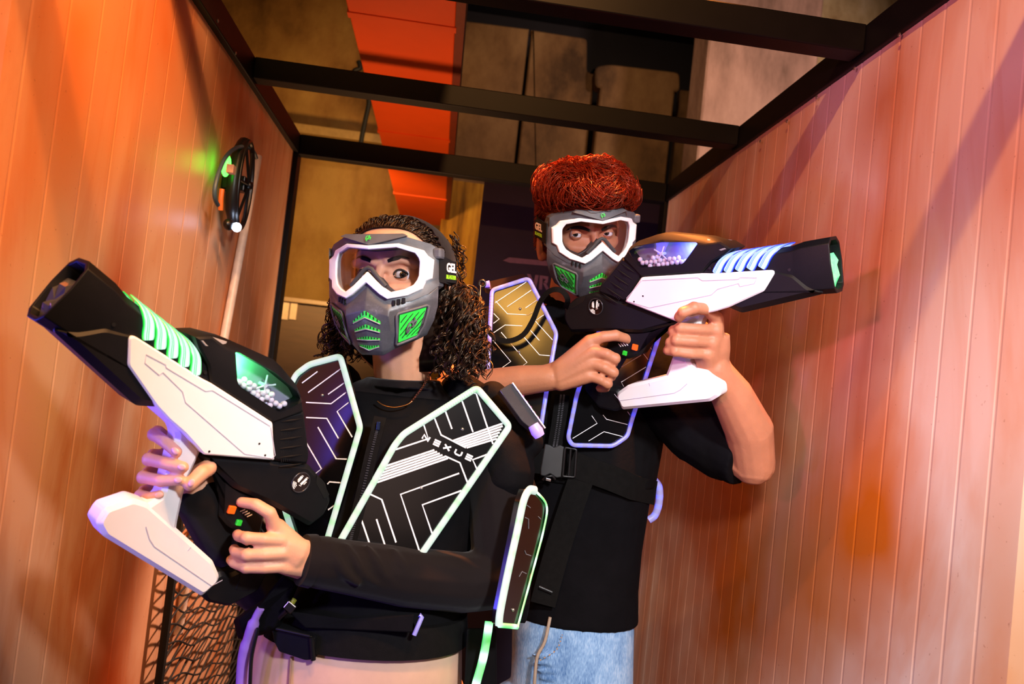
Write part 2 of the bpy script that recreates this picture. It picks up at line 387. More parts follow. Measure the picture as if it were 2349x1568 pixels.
# dark banner at the far end
bnm = plain('dark_purple_banner', '2a2030', .75, 0, .25, .2, 3)
yb = 3.35
bn = thing('dark_banner', 'dark purple banner with pale slanted bar and letters behind the person with red-lit hair', 'banner', V(.7, yb, 0))
b0, b1 = on_y(1111, 420, yb), on_y(1640, 440, yb)
MB().box((b0.x, yb, .0), (b1.x, yb+.02, 2.2)).build('cloth', bnm, bn, smooth=0)
prt = plain('faded_pink_print', '6d4a5e', .7)
def flatpoly(mb, pts, th=.002):
    q = [on_y(px, py, yb-.001) for px, py in pts]; mb.extr([(v.x, v.z) for v in q], yb-.001-th, yb-.0005, 0)
mb = MB(); flatpoly(mb, [(1154, 597), (1168, 590), (1400, 612), (1400, 622), (1170, 602)]); mb.build('printed_bar', prt, bn, smooth=0)
def letter(strokes):
    m = MB()
    for s in strokes: flatpoly(m, s)
    m.build('printed_letter', prt, bn, smooth=0)
letter([[(1209, 628), (1217, 629), (1230, 662), (1224, 664)], [(1229, 630), (1222, 630), (1224, 664), (1232, 663)]][:1] + [[(1236, 631), (1228, 630), (1221, 664), (1229, 664)]])
letter([[(1238, 631), (1245, 632), (1243, 664), (1236, 664)], [(1245, 632), (1258, 634), (1257, 641), (1245, 639)], [(1252, 641), (1258, 640), (1255, 650), (1245, 649)], [(1245, 648), (1251, 648), (1262, 666), (1254, 666)]])
# net on the left wall
nm = plain('black_rope', '0c0a09', .8)
net = thing('rope_net', 'black knotted rope net hung low on the left panel wall', 'net', V(XL+.02, 2.5, .1))
y0, y1, z0, z1 = 2.04, 2.99, .06, 1.12
mb = MB()
for s in (1, -1):
    k = -8
    while k < 34:
        pts = []
        for i in range(25):
            yy = y0+(y1-y0)*i/24
            zz = z0 + k*.044 + s*(yy-y0)*.26 + .008*math.sin(yy*21+k) - .02*math.sin(PI*(yy-y0)/(y1-y0))
            if z0-.01 <= zz <= z1+.01: pts.append(V(XL+.034+.003*math.sin(9*yy+k), yy, zz))
        if len(pts) > 2: mb.tube(pts, .0027, 5)
        k += 1
mb.build('mesh_cords', nm, net)
MB().tube([V(XL+.034, y0, z1), V(XL+.034, y0+.002, .6), V(XL+.034, y0-.004, z0)], .011, 8).build('edge_cord', nm, net)
MB().tube([V(XL+.034, y0, z1), V(XL+.04, 2.5, z1-.01), V(XL+.034, y1, z1)], .009, 8).build('edge_cord', nm, net)
MB().tube([V(XL+.034, y0, z0), V(XL+.04, 2.5, z0), V(XL+.034, y1, z0)], .009, 8).build('edge_cord', nm, net)
# round spoked light fixture with cable and conduit
fx = thing('wall_light', 'round black spoked light with green and white lamps on the left panel wall', 'light', V(XL, 2.29, 1.81))
fc = V(XL+.055, 2.172, 1.806); blkp = plain('black_plastic', '121112', .35, 0, .5, .1)
ring = [fc+V(0, .066*math.sin(a), .116*math.cos(a)) for a in np.linspace(0, 2*PI, 33)[:-1]]
MB().tube(ring, .007, 8, closed=True).build('ring', blkp, fx)
mb = MB()
back = [fc+V(-.04, .05*math.sin(a), .118*math.cos(a)) for a in np.linspace(PI, 2*PI, 17)]
arc = [fc+V(-.012, .068*math.sin(a), .116*math.cos(a)) for a in np.linspace(PI*1.02, 1.98*PI, 17)]
mb.tube(arc, [.016 if 3 < i < 13 else .013 for i in range(17)], 10, flat=.8); mb.build('housing', blkp, fx)
mb = MB()
for a in (.55, 1.5, 2.55, 3.7, 4.72, 5.75):
    mb.tube([fc+V(0, .066*math.sin(a), .116*math.cos(a)), fc+V(.012, .0, .0)], .004, 6)
mb.sphere(fc+V(.012, 0, 0), .012, 10, 7); mb.build('spokes', blkp, fx)
MB().box(tuple(fc+V(-.055, -.02, -.02)), tuple(fc+V(.005, .02, .02))).build('mount', blkp, fx, smooth=0, bevel=.003)
q = on_x(527, 388, XL+.052); MB().box(tuple(q-V(.006, .012, .011)), tuple(q+V(.012, .012, .011))).build('bracket_tab', plain('peach_card', 'e2b49a', .6), fx, smooth=0, bevel=.002)
g1 = on_x(519, 380, XL+.035); MB().sphere(g1, .012, 12, 8, sc=(1, 1, 2.4)).build('green_lamp', glow('green_lamp_glow', '30ff30', 9), fx)['label'] = 'glowing green lamp'
w1 = on_x(543, 521, XL+.066); MB().sphere(w1, .012, 12, 8, sc=(1, 1.0, 1.0)).build('white_lamp', glow('white_lamp_glow', 'cfe0ff', 22), fx)['label'] = 'glowing white lamp'
MB().sphere(w1-V(.020, .004, -.004), .014, 12, 8, sc=(1, 1.3, 1.1)).build('lamp_cap', blkp, fx)
cbp = [on_x(px, py, XL+.05) for px, py in ((588, 362), (580, 345), (562, 337), (540, 340), (518, 360), (502, 395), (493, 430), (493, 455), (500, 470))]
MB().tube(smoothpath(cbp, 5), .0052, 8).build('cable', plain('blue_grey_cable', '3d5666', .5), fx)['label'] = 'blue-grey cable'
og = on_x(507, 452, XL+.05); MB().tube([og+V(0, 0, .02), og, og+V(0, .01, -.03)], .006, 8).build('cable_plug', plain('orange_plug', 'd8742a', .5), fx)
cp = [on_x(592, 358, XL+.014), on_x(514, 775, XL+.014)]; cp.append(cp[1] + V(0, -.09, -.8))
tag(MB().tube(cp, .0125, 12).build('conduit_pipe', plain('white_conduit', 'd9c6b8', .4)), 'pale plastic conduit running down the left panel wall below the light', 'pipe')
# ------------------------------------------------------------------ the two blasters
GM_R = np.array([[.78501, .60085, -.15079], [.06868, .1575, .98513], [.61566, -.78369, .08237]]); GM_T = np.array([.33919, .09951, -1.46])
GW_R = np.array([[-.46237, .72396, .51195], [.57252, -.19713, .79584], [.67708, .66107, -.32334]]); GW_T = np.array([-.43617, -.08633, -1.1208])
def gl(cx, cy, y=-.034):
    """side-view drawing coordinates of the blaster -> its own x (forward) and z (up) at lateral offset y"""
    px, py = 1280+cx*.31895, 500+cy*.31895
    r = np.array([(px-CX)/F, -(py-CY)/F, -1.0]); a = GM_R[:, 1] @ r; b = GM_R[:, 1] @ GM_T
    q = GM_R.T @ (r*((b+y)/a)-GM_T); return (float(q[0]), float(q[2]))
def G(pts, y=-.034): return [gl(*p, y) for p in pts]
g_blk = plain('blaster_black', '0f0f12', .5, 0, .24, .1, 60, bump=.12, bscale=900)
g_wht = plain('blaster_white', 'ecebf0', .35, 0, .5, .02, 20)
g_gry = plain('blaster_grey', '8d8b8e', .4, 0, .5, .05)
g_groove = plain('panel_groove', 'b9b3c6', .6, var=0)
g_hole = plain('screw_hole', '0a0a0b', .5, var=0)
g_org = plain('orange_button', 'ff6a14', .35, var=0); g_grn = plain('green_button', '2fd63a', .35, var=0)
g_bead = plain('gel_bead', 'f1eff6', .12, 0, .5, 0, sss=.2)
g_win = clear('hopper_clear', (.90, .90, .96, 1), .10)
g_logo = plain('emblem_white', 'f4f4f6', .4, var=0)
def boolean_cut(o, cutter):
    m = o.modifiers.new('b', 'BOOLEAN'); m.operation = 'DIFFERENCE'; m.object = cutter; m.solver = 'EXACT'
    dg = bpy.context.evaluated_depsgraph_get(); dg.update()
    me = bpy.data.meshes.new_from_object(o.evaluated_get(dg)); o.modifiers.clear(); old = o.data; o.data = me; bpy.data.meshes.remove(old)
    cm = cutter.data; bpy.data.objects.remove(cutter); bpy.data.meshes.remove(cm)
    me.polygons.foreach_set('use_smooth', [True]*len(me.polygons)); me.set_sharp_from_angle(angle=math.radians(30))
def sec10(s=1.0, zc=.010, top=.0555):
    half = [(.016, top), (.030, .046), (.034, .016), (.027, -.025), (.014, -.034)]
    pts = half+[(-a, b) for a, b in half[::-1]]
    return [(a*s, zc+(b-zc)*s) for a, b in pts]
def make_blaster(root, fin_mat, lens_mat, glow_col, strap=None):
    L = dict(parent=root, local=True)
    # barrel: long ten-sided shroud with a deep open muzzle
    mb = MB(); rings = []
    for x, s in ((.0, .90), (.184, .90), (.190, .93), (.206, 1.0), (.2485, 1.03), (.2485, .90), (.208, .86)):
        rings.append([V(x, a, b) for a, b in sec10(s)])
    mb.loft(rings); mb.build('barrel', g_blk, smooth=20, bevel=.0012, **L)
    # faceted lens inside the muzzle
    mb = MB(); a10 = sec10(.86); n = 10; vs = [V(.2385, a, min(b, .030)) for a, b in a10]+[V(.2445+.0035*(i % 2), .55*a, .004+.5*(min(b, .030)-.004)) for i, (a, b) in enumerate(a10)]+[V(.243, 0, -.002)]
    fs = [(i, (i+1) % n, n+(i+1) % n, n+i) for i in range(n)]+[(n+i, n+(i+1) % n, 2*n) for i in range(n)]
    mb.add(vs, fs); lens = mb.build('muzzle_lens', lens_mat[0], smooth=0, **L); lens['label'] = lens_mat[1]
    # lower fore-body
    fb = G([(960, 440), (1556, 340), (1660, 372), (1712, 385), (1812, 470), (1908, 528), (1893, 549), (1322, 682), (1228, 642), (1100, 560)], -.024)
    MB().extr(fb, -.0325, .0325, .010, fil=.004, fn_=2).build('fore_body', g_blk, smooth=25, **L)
    # white side shell and foregrip
    shell = G([(600, 425), (1030, 397), (1090, 399), (1530, 374), (1548, 380), (1556, 398), (1480, 525), (1228, 641), (1130, 671), (1010, 697), (862, 747), (845, 742), (480, 600)], -.036)
    sh = MB().extr(shell, -.0365, .0365, .0022, fil=.003, fn_=2).build('side_shell', g_wht, smooth=30, **L)
    for s in (-1, 1):
        def line(pts, w=.0011, y=.0368):
            q = G(pts, -.036); pp = [V(a, s*y, b) for a, b in q]
            return pp, w
        mb = MB()
        for pts in ([(607, 448), (1008, 428), (1040, 450), (1300, 440)], [(1300, 470), (1150, 510), (1105, 552), (660, 645), (502, 598)],
                    [(502, 598), (495, 575), (600, 452)], [(1300, 440), (1310, 428), (1432, 430), (1412, 472), (1310, 492), (1300, 470)]):
            pp, w = line(pts); mb.ribbon(smoothpath(pp, 1), w, .0004, V(0, s, 0))
        mb.build('shell_seam', g_groove, parent=sh, smooth=0)
        for pts in ((548, 600), (845, 720), (612, 560)):
            q = gl(*pts, -.036); MB().tube([V(q[0], s*.0360, q[1]), V(q[0], s*.0371, q[1])], .0016, 10).build('screw_hole', g_hole, parent=sh, smooth=0)
    gp = [(.036, -.040), (.010, -.054), (-.004, -.080), (-.018, -.110), (-.0285, -.131), (-.014, -.162), (-.090, -.170), (-.0775, -.153), (-.067, -.134), (-.057, -.1160), (-.046, -.090), (-.036, -.052)]
    grip = MB().extr(gp, -.0175, .0175, .006, fil=.005, fn_=3).build('foregrip', g_wht, smooth=35, **L)
    # lower bar
    bar = [(-.193, -.194), (-.188, -.186), (-.162, -.172), (-.079, -.1575), (-.018, -.147), (.004, -.151), (.028, -.178), (.0245, -.199), (.005, -.209), (-.184, -.2215)]
    lb = MB().extr(bar, -.021, .021, .006, fil=.004, fn_=3).build('lower_bar', g_wht, smooth=35, **L)
    for s in (-1, 1):
        mb = MB()
        mb.ribbon([V(a, s*.0212, b) for a, b in G([(406, 1264), (445, 1312), (834, 1259), (879, 1236), (929, 1191)], -.021)], .0012, .0004, V(0, s, 0))
        mb.ribbon([V(a, s*.0212, b) for a, b in G([(655, 1185), (661, 1208)], -.021)], .0008, .0004, V(0, s, 0))
        mb.build('bar_seam', g_groove, parent=lb, smooth=0)
    MB().extr([(.010, -.166), (.0285, -.180), (.0255, -.1985), (.006, -.2075)], -.0185, .0185, .004, fil=.004, fn_=2).build('bar_cap', g_wht, smooth=35, **L)
    # vent block
    vb = G([(462, 278), (612, 405), (488, 604), (384, 570), (286, 532), (300, 485)], -.030)
    blk_o = MB().extr(vb, -.0305, .0305, .004, fil=.003, fn_=2).build('vent_block', g_blk, smooth=30, **L)
    for s in (-1, 1):
        mb = MB(); mh = MB()
        for k in range(6):
            a0 = (452-k*26, 322+k*44); a1 = (560-k*25, 396+k*44)
            q0, q1 = gl(*a0, -.03), gl(*a1, -.03)
            mb.tube([V(q0[0], s*.0306, q0[1]), V((q0[0]+q1[0])/2, s*.0322, (q0[1]+q1[1])/2), V(q1[0], s*.0308, q1[1])], [.0004, .0019, .0006], 6)
        mb.build('louver', g_blk, parent=blk_o, smooth=40)
        for k in range(1, 5):
            for j in range(5):
                c = (520-k*25+j*10-12, 386+k*43+j*7-14); q = gl(*c, -.03); q2 = gl(c[0]-10, c[1]+18, -.03)
                mh.ribbon([V(q[0], s*.0305, q[1]), V(q2[0], s*.0305, q2[1])], .0012, .0003, V(0, s, 0))
        mh.build('vent_slots', g_hole, parent=blk_o, smooth=0)
    # stock
    st = G([(478, 600), (846, 744), (838, 762), (600, 828), (360, 815), (84, 824), (35, 735), (38, 650), (120, 575), (200, 552), (272, 528)], -.027)
    stock = MB().extr(st, -.0275, .0275, .007, fil=.005, fn_=3).build('stock', g_blk, smooth=35, **L)
    for s in (-1, 1):
        q = gl(272, 637, -.028); M = Matrix(((1, 0, 0, q[0]), (0, 0, s, s*.0275), (0, 1, 0, q[1]), (0, 0, 0, 1)))
        fl = s                                                # read left to right from either side
        R2 = lambda x, y, z: V(q[0]+(-s)*x, s*(.0275+z), q[1]+y)
        rim = MB(); rim.tube([R2(.0158*math.cos(a), .0158*math.sin(a), .001) for a in np.linspace(0, 2*PI, 29)[:-1]], .0012, 8, closed=True)
        em = rim.build('emblem_rim', plain('emblem_ring', '3a3a40', .25, .4), parent=stock, smooth=60)
        mb = MB(); mb.loft([[R2(.0155*math.cos(a), .0155*math.sin(a), z) for a in np.linspace(0, 2*PI, 29)[:-1]] for z in (-.001, .0006)])
        mb.build('emblem_disc', plain('emblem_black', '0b0b0d', .15, coat=.5, var=0), parent=stock, smooth=30)
        mb = MB()
        def bar2(x0, y0, x1, y1, w): mb.ribbon([R2(x0, y0, .0010), R2(x1, y1, .0010)], w, .0006, V(0, s, 0))
        bar2(-.0052, -.0015, -.0042, .0085, .0030); bar2(.0020, -.0025, .0052, .0100, .0036); bar2(-.0078, .0002, -.0066, .0080, .0011)
        bar2(.0068, .0000, .0082, .0060, .0012); bar2(-.0062, .0094, -.0028, .0102, .0010); bar2(.0036, .0112, .0070, .0118, .0010)
        bar2(.0000, -.0045, .0042, -.0042, .0009)
        for rr in (.0042, .0068, .0094):
            mb.ribbon([R2(-.0030+rr*math.cos(a), -.0035+rr*math.sin(a), .0010) for a in np.linspace(PI*1.02, PI*1.48, 7)], .0014, .0005, V(0, s, 0))
        mb.build('emblem', g_logo, parent=stock, smooth=0)
        MB().loft([[V(a, s*yy, b) for a, b in G([(78, 622), (150, 575), (205, 560), (185, 600), (95, 655)], -.027)] for yy in (.0262, .0279)]).build('stock_recess', g_hole, parent=stock, smooth=0)
    # pistol grip, trigger guard and the link to the lower bar
    pg = G([(560, 815), (668, 800), (800, 748), (838, 745), (792, 775), (690, 800), (640, 905), (590, 985), (500, 1015), (452, 1010), (390, 1110), (330, 1230), (318, 1300), (215, 1265), (250, 1150), (330, 960), (380, 810)], -.017)
    pgo = MB().extr(pg, -.017, .017, .005, fil=.004, fn_=3).build('pistol_grip', g_blk, smooth=35, **L)
    MB().extr(G([(560, 818), (600, 818), (575, 880), (545, 905), (520, 900), (545, 860)], -.01), -.006, .006, .002, fil=.002, fn_=2).build('trigger', g_blk, smooth=35, **L)
    lk = [(-.262, -.142), (-.226, -.150), (-.205, -.178), (-.186, -.180), (-.182, -.219), (-.200, -.226), (-.240, -.218), (-.270, -.180)]
    MB().extr(lk, -.016, .016, .005, fil=.006).build('grip_link', g_blk, smooth=35, **L)
    for s in (-1, 1):
        for (c, m, nme) in (((555, 928), g_org, 'orange button'), ((482, 970), g_grn, 'green button')):
            q = gl(*c, -.018); h = .0058 if m is g_org else .0044
            M = Matrix.Translation(V(q[0], s*.0185, q[1])) @ Matrix.Rotation(.35, 4, 'Y')
            o = MB().box((-h, -.003, -h), (h, .003, h), M=M).build('button', m, smooth=0, bevel=.0012, parent=pgo); o['label'] = nme
        mb = MB()
        for k in range(4):
            q0, q1 = gl(432+k*17, 902-k*2, -.018), gl(452+k*17, 925-k*3, -.018)
            mb.ribbon([V(q0[0], s*.0171, q0[1]), V(q1[0], s*.0171, q1[1])], .0017, .0003, V(0, s, 0))
        mb.build('stripe_marks', g_logo, parent=pgo, smooth=0)
    # hopper with a clear window on each side
    hop = G([(486, 222), (500, 205), (556, 166), (690, 120), (752, 106), (1060, 136), (1172, 170), (1252, 218), (1200, 262), (1110, 315), (1042, 392), (602, 422), (474, 286)], -.030)
    mb = MB()
    if area(hop) < 0: hop = hop[::-1]
    zmid = .045
    def hsec(v):
        return v
    r1 = inset(hop, .006); r2 = inset(hop, .0)
    def shoulder(p, d):     # only the upper edge leans in
        return [(x, z-(d if z > .078 else 0)) for x, z in p]
    rings = [[V(x, -.0345, z) for x, z in shoulder(inset(hop, .003), .013)], [V(x, -.032, z) for x, z in shoulder(hop, .011)], [V(x, -.016, z) for x, z in hop],
             [V(x, .016, z) for x, z in hop], [V(x, .032, z) for x, z in shoulder(hop, .011)], [V(x, .0345, z) for x, z in shoulder(inset(hop, .003), .013)]]
    mb.loft(rings); ho = mb.build('hopper', g_blk, smooth=25)
    win = fillet(G([(498, 236), (560, 200), (745, 172), (985, 174), (1004, 184), (905, 322), (878, 337), (592, 356)], -.034), .004, 3)
    if area(win) < 0: win = win[::-1]
    cut = MB().extr(win, -.06, -.004).build('cut', g_blk, smooth=0); boolean_cut(ho, cut)
    cut = MB().extr(win, .004, .06).build('cut', g_blk, smooth=0); boolean_cut(ho, cut)
    attach(ho, root, True)
    top = G([(760, 100), (1050, 130), (1058, 141), (1042, 146), (752, 116)], -.012)
    q = G([(1060, 150), (1170, 172), (1225, 222), (1180, 238), (1062, 196)], -.030)
    for s in (-1, 1):
        MB().loft([[V(a, s*.0343, b) for a, b in win], [V(a, s*.0358, b) for a, b in inset(win, .001)]]).build('hopper_window', g_win, smooth=0, **L)
        MB().loft([[V(a, s*(.0338-.012*max(0, (b-.066)/.02)), b) for a, b in q], [V(a, s*(.0352-.012*max(0, (b-.066)/.02)), b) for a, b in inset(q if area(q) > 0 else q[::-1], .0015)[::(1 if area(q) > 0 else -1)]]]).build('corner_cap', g_gry, smooth=0, **L)
        MB().loft([[V(a, s*.0038, b) for a, b in win], [V(a, s*.0052, b) for a, b in win]]).build('hopper_bounce_plate', plain('bounce_grey', '9a9aa4', .5, var=.1), smooth=0, **L)  # pale plate added to catch the hopper light behind the window
        mb = MB(); c = gl(724, 252, -.03)
        cx_, cz_ = c[0], c[1]-.002
        for a in (1.0, 2.45, 4.1, 5.45):
            mb.tube([V(cx_+.003*math.cos(a), s*.020, cz_+.003*math.sin(a)), V(cx_+.016*math.cos(a), s*.022, cz_+.016*math.sin(a))], .0014, 6)
        mb.tube([V(cx_, s*.004, cz_), V(cx_, s*.022, cz_)], .0032, 8)
        mb.build('agitator', g_logo, smooth=40, **L)
        mb = MB(); r = .0046
        zb = min(b for a, b in win)
        random.seed(5)
        for row in range(5):
            for lay_ in range(2):
                for k in range(14):
                    x = -.112+k*.0092+(.0043 if (row+lay_) % 2 else 0)+random.uniform(-.0008, .0008); z = zb+.0052+row*.0072+random.uniform(-.0008, .0008); y = .0265-lay_*.0085
                    if not inside((x, z), inset(win, .0012)): continue
                    if z > zb+.0235-(x+.115)*.12+.004*math.sin(x*170): continue
                    mb.sphere(V(x, s*y, z), r, 10, 7)
        o = mb.build('gel_beads', g_bead, smooth=180, recalc=False, **L); o['kind'] = 'stuff'
    # light fins on both sides of the barrel
    for s in (-1, 1):
        for k in range(5):
            xb = .0575+k*.0205
            pth = [V(xb-.004, s*.0330, .0225), V(xb+.001, s*.0328, .029), V(xb+.008, s*.0310, .039), V(xb+.016, s*.0268, .0465), V(xb+.027, s*.019, .0530), V(xb+.042, s*.0115, .0560)]
            nr = [V(0, s, 0), V(0, s, .05), V(0, s, .35), V(0, s, .8), V(0, s*.5, 1), V(0, s*.2, 1)]
            mb = MB(); mb.tube(smoothpath(pth, 4), [q*.90 for q in (.0075, .0084, .0090, .0092, .0092, .0092, .0091, .009, .0089, .0088, .0086, .0084, .0080, .0076, .0071, .0065, .0058, .005, .0042, .0034, .0022)], 12, flat=.42,
                              hint=[nr[min(5, i//4)].lerp(nr[min(5, i//4+1)], (i % 4)/4) for i in range(21)])
            mb.build('light_fin', fin_mat, smooth=60, **L)
        q = [(.150, .0405), (.182, .0420)]
    # small sights and screws
    for s in (-1, 1):
        for c in ((1095, 360), (1664, 372), (1040, 540)):
            p_ = gl(*c, -.03); yy = .0308 if c[0] > 1500 else (.0342 if c[0] < 1050 else .0322)
            if c[0] == 1040: continue
            MB().tube([V(p_[0], s*(yy-.002), p_[1]), V(p_[0], s*yy, p_[1])], .0026, 12).build('screw_recess', g_hole, smooth=0, **L)
    pl = bpy.data.lights.new('hopper_led', 'POINT'); pl.color = glow_col[:3]; pl.energy = glow_col[3]; pl.shadow_soft_size = .002
    for s in (-1, 1):
        lo = bpy.data.objects.new('hopper_led', pl); COL.objects.link(lo); lo.parent = root; lo.location = (.006, s*.020, .070)
def mb_pts(mb):
    if not hasattr(mb, 'pts'): mb.pts = []
    return mb.pts
def inside(p, poly):
    c = False; n = len(poly)
    for i in range(n):
        a, b = poly[i], poly[i-1]
        if (a[1] > p[1]) != (b[1] > p[1]) and p[0] < (b[0]-a[0])*(p[1]-a[1])/(b[1]-a[1])+a[0]: c = not c
    return c
def fin_glow(name, c_hot, c_edge, s_hot, s_edge):
    """light guide: fullest near the diode at its foot and along its thick middle, deeper colour at its thin rims and tip"""
    t = NT(name); b = t.bsdf(tuple(x*.35 for x in lin(c_edge)[:3])+(1,), .3); uv = t.n('ShaderNodeUVMap'); sx = t.n('ShaderNodeSeparateXYZ'); t.l(uv, 0, sx, 0)
    mr = t.n('ShaderNodeMapRange'); mr.inputs['From Max'].default_value = .078; t.l(sx, 0, mr, 0)
    an = t.n('ShaderNodeMath', operation='MULTIPLY', i_1=2*PI); t.l(sx, 1, an, 0); si = t.n('ShaderNodeMath', operation='SINE'); t.l(an, 0, si, 0)
    ab = t.n('ShaderNodeMath', operation='ABSOLUTE'); t.l(si, 0, ab, 0); pw = t.n('ShaderNodeMath', operation='POWER', i_1=2.5); t.l(ab, 0, pw, 0)
    p2 = t.n('ShaderNodeMath', operation='POWER', i_1=1.3); t.l(mr, 0, p2, 0)
    ad = t.n('ShaderNodeMath', operation='MAXIMUM'); t.l(pw, 0, ad, 0); t.l(p2, 0, ad, 1)
    r = t.ramp([(0, lin(c_hot)), (.35, lin(c_hot)), (.8, lin(c_edge)), (1, lin(c_edge))]); t.l(ad, 0, r, 0); t.l(r, 0, b, 'Emission Color')
    m2 = t.n('ShaderNodeMapRange'); m2.inputs['To Min'].default_value = s_hot; m2.inputs['To Max'].default_value = s_edge
    t.l(ad, 0, m2, 0); t.l(m2, 0, b, 'Emission Strength'); return t.m
gm = thing('toy_blaster', 'white and black toy blaster with blue glowing fins, aimed right by the person with red-lit hair', 'blaster', from_cam(GM_R, GM_T), 'toy blasters')
make_blaster(gm, fin_glow('blue_fin_glow', 'd2f6ff', '1a2cff', 1.4, 1.6), (glow('green_lens_glow', '17ff6a', 1.3, '10a0ff'), 'glowing green faceted lens'), (.12, .15, 1.0, .30))
gw = thing('toy_blaster', 'white and black toy blaster with green glowing fins, aimed up left by the curly-haired person', 'blaster', from_cam(GW_R, GW_T), 'toy blasters')
make_blaster(gw, fin_glow('green_fin_glow', 'dcfff4', '10e040', 1.4, .9), (plain('mirror_lens', 'd8d2d8', .08, .9, .5, 0), 'clear reflective faceted lens'), (.1, 1.0, .22, .42))
# ------------------------------------------------------------------ goggle masks
def rotv(w):
    w = np.array(w); a = np.linalg.norm(w); k = w/a; K = np.array([[0, -k[2], k[1]], [k[2], 0, -k[0]], [-k[1], k[0], 0]])
    return np.eye(3)+math.sin(a)*K+(1-math.cos(a))*K@K
HW = from_cam(rotv((.01827, -.27405, -.02576)), (-.22366, .12249, -1.26963))
HM = from_cam(rotv((.3364, .2651, .02973)), (.1774, .21577, -1.60485))
k_gry = plain('mask_grey', '515257', .5, 0, .45, .18, 25, bump=.1, bscale=200)
k_drk = plain('mask_dark_rubber', '3a3b3e', .65, 0, .3, .1)
k_wht = plain('goggle_white', 'eeeef2', .3, 0, .5, .02)
k_grn = plain('vent_green', '35e04a', .4, 0, .5, .05)
k_blk = plain('vent_black', '08090a', .6, var=0)
k_str = plain('strap_black', '111112', .75, 0, .3, .2, 200, bump=.3, bscale=1500)
def worn_grey():
    t = NT('worn_mask_grey'); b = t.bsdf(lin('66686d'), .42, 0, .5)
    no = t.noise(38, 6, .72); r = t.ramp([(.3, lin('3c3d42')), (.56, lin('4b4c52')), (.66, lin('5e5f68')), (.74, lin('9090a0'))]); t.l(no, 0, r, 0); t.l(r, 0, b, 'Base Color')
    r2 = t.ramp([(.4, (.55, .55, .55, 1)), (.7, (.28, .28, .28, 1))]); t.l(no, 0, r2, 0); t.l(r2, 0, b, 'Roughness'); return t.m
k_wrn = worn_grey()
RO = [(0, .0305, .0095), (.045, .0345, -.003), (.0775, .0260, -.0255), (.083, .0175, -.030), (.0926, .0112, -.0325), (.0912, -.019, -.030), (.083, -.0235, -.025), (.0795, -.036, -.0195), (.062, -.0475, -.004), (.0352, -.0545, .0150), (.0235, -.0480, .0163), (0, -.0294, .0173)]
RI = [(0, .0235, .0096), (.042, .0280, -.002), (.0665, .0205, -.019), (.0715, .0125, -.0225), (.0728, .007, -.0235), (.0722, -.0145, -.0225), (.0705, -.0215, -.0205), (.0660, -.0300, -.016), (.0560, -.0370, -.006), (.0395, -.0435, .0105), (.0240, -.0335, .0135), (0, -.0115, .0147)]
FO = [(0, .0475, .002), (.050, .0470, -.006), (.086, .0370, -.034), (.0945, .030, -.042), (.0985, .014, -.046), (.099, -.016, -.046), (.0985, -.030, -.043), (.086, -.0440, -.027), (.066, -.0555, -.010), (.0365, -.0625, .0105), (.022, -.0545, .0130), (0, -.0365, .0145)]
def both(h): return [V(*p) for p in h]+[V(-p[0], p[1], p[2]) for p in h[-2:0:-1]]
GRID = [[(0, -.034, .0150), (0, -.055, .0195), (0, -.0715, .0218), (0, -.100, .0160), (0, -.135, .0015), (0, -.1445, -.006)],
        [(.018, -.049, .0130), (.022, -.064, .0160), (.0245, -.078, .0165), (.024, -.105, .0100), (.020, -.137, -.002), (.019, -.1445, -.010)],
        [(.036, -.0600, .0095), (.037, -.072, .0140), (.0372, -.0814, .0152), (.036, -.105, .0030), (.030, -.132, -.008), (.0275, -.139, -.014)],
        [(.049, -.0580, .000), (.045, -.071, .0070), (.0425, -.086, .0030), (.0415, -.108, -.003), (.036, -.128, -.011), (.034, -.134, -.018)],
        [(.088, -.0425, -.030), (.087, -.0545, -.0305), (.086, -.068, -.033), (.081, -.090, -.035), (.068, -.111, -.036), (.064, -.118, -.042)],
        [(.0985, -.0300, -.0430), (.0985, -.046, -.043), (.097, -.062, -.046), (.090, -.085, -.049), (.080, -.104, -.050), (.076, -.110, -.054)]]
def srf(x, y):
    """front of the lower shell at (x, y) between the centre line and the first rib"""
    a = abs(x); c0, c1, c2 = GRID[0], GRID[1], GRID[2]
    def zc(col):
        for i in range(5):
            if col[i][1] >= y >= col[i+1][1]:
                t = (col[i][1]-y)/(col[i][1]-col[i+1][1]); return col[i][0]*(1-t)+col[i+1][0]*t, col[i][2]*(1-t)+col[i+1][2]*t
        return col[-1][0], col[-1][2]
    x1, z1 = zc(c1); x0, z0 = zc(c0)
    return z0+(z1-z0)*a/max(x1, 1e-4)
def side(s, t, off, sg):
    """point on the side panel: s from the inner to the outer edge, t from top to bottom"""
    r = 1.55+t*2.5; i = min(int(r), 4); f = r-i
    a = V(*GRID[3][i]).lerp(V(*GRID[3][i+1]), f); b = V(*GRID[4][i]).lerp(V(*GRID[4][i+1]), f)
    p = a.lerp(b, s); n = V(.62, -.1, .78); p = p+n*off
    return V(sg*p.x, p.y, p.z)
def gb_strokes():
    return [[(.0, .75), (-.55, .75), (-.85, .25), (-.95, -.45), (-.5, -.45), (-.30, .0)], [(-.30, .0), (-.5, -.95), (-.75, -.95)], [(.30, 1.0), (.02, -.45), (.45, -.45), (.68, .2), (.2, .3)], [(-.1, .35), (.5, .35)]]
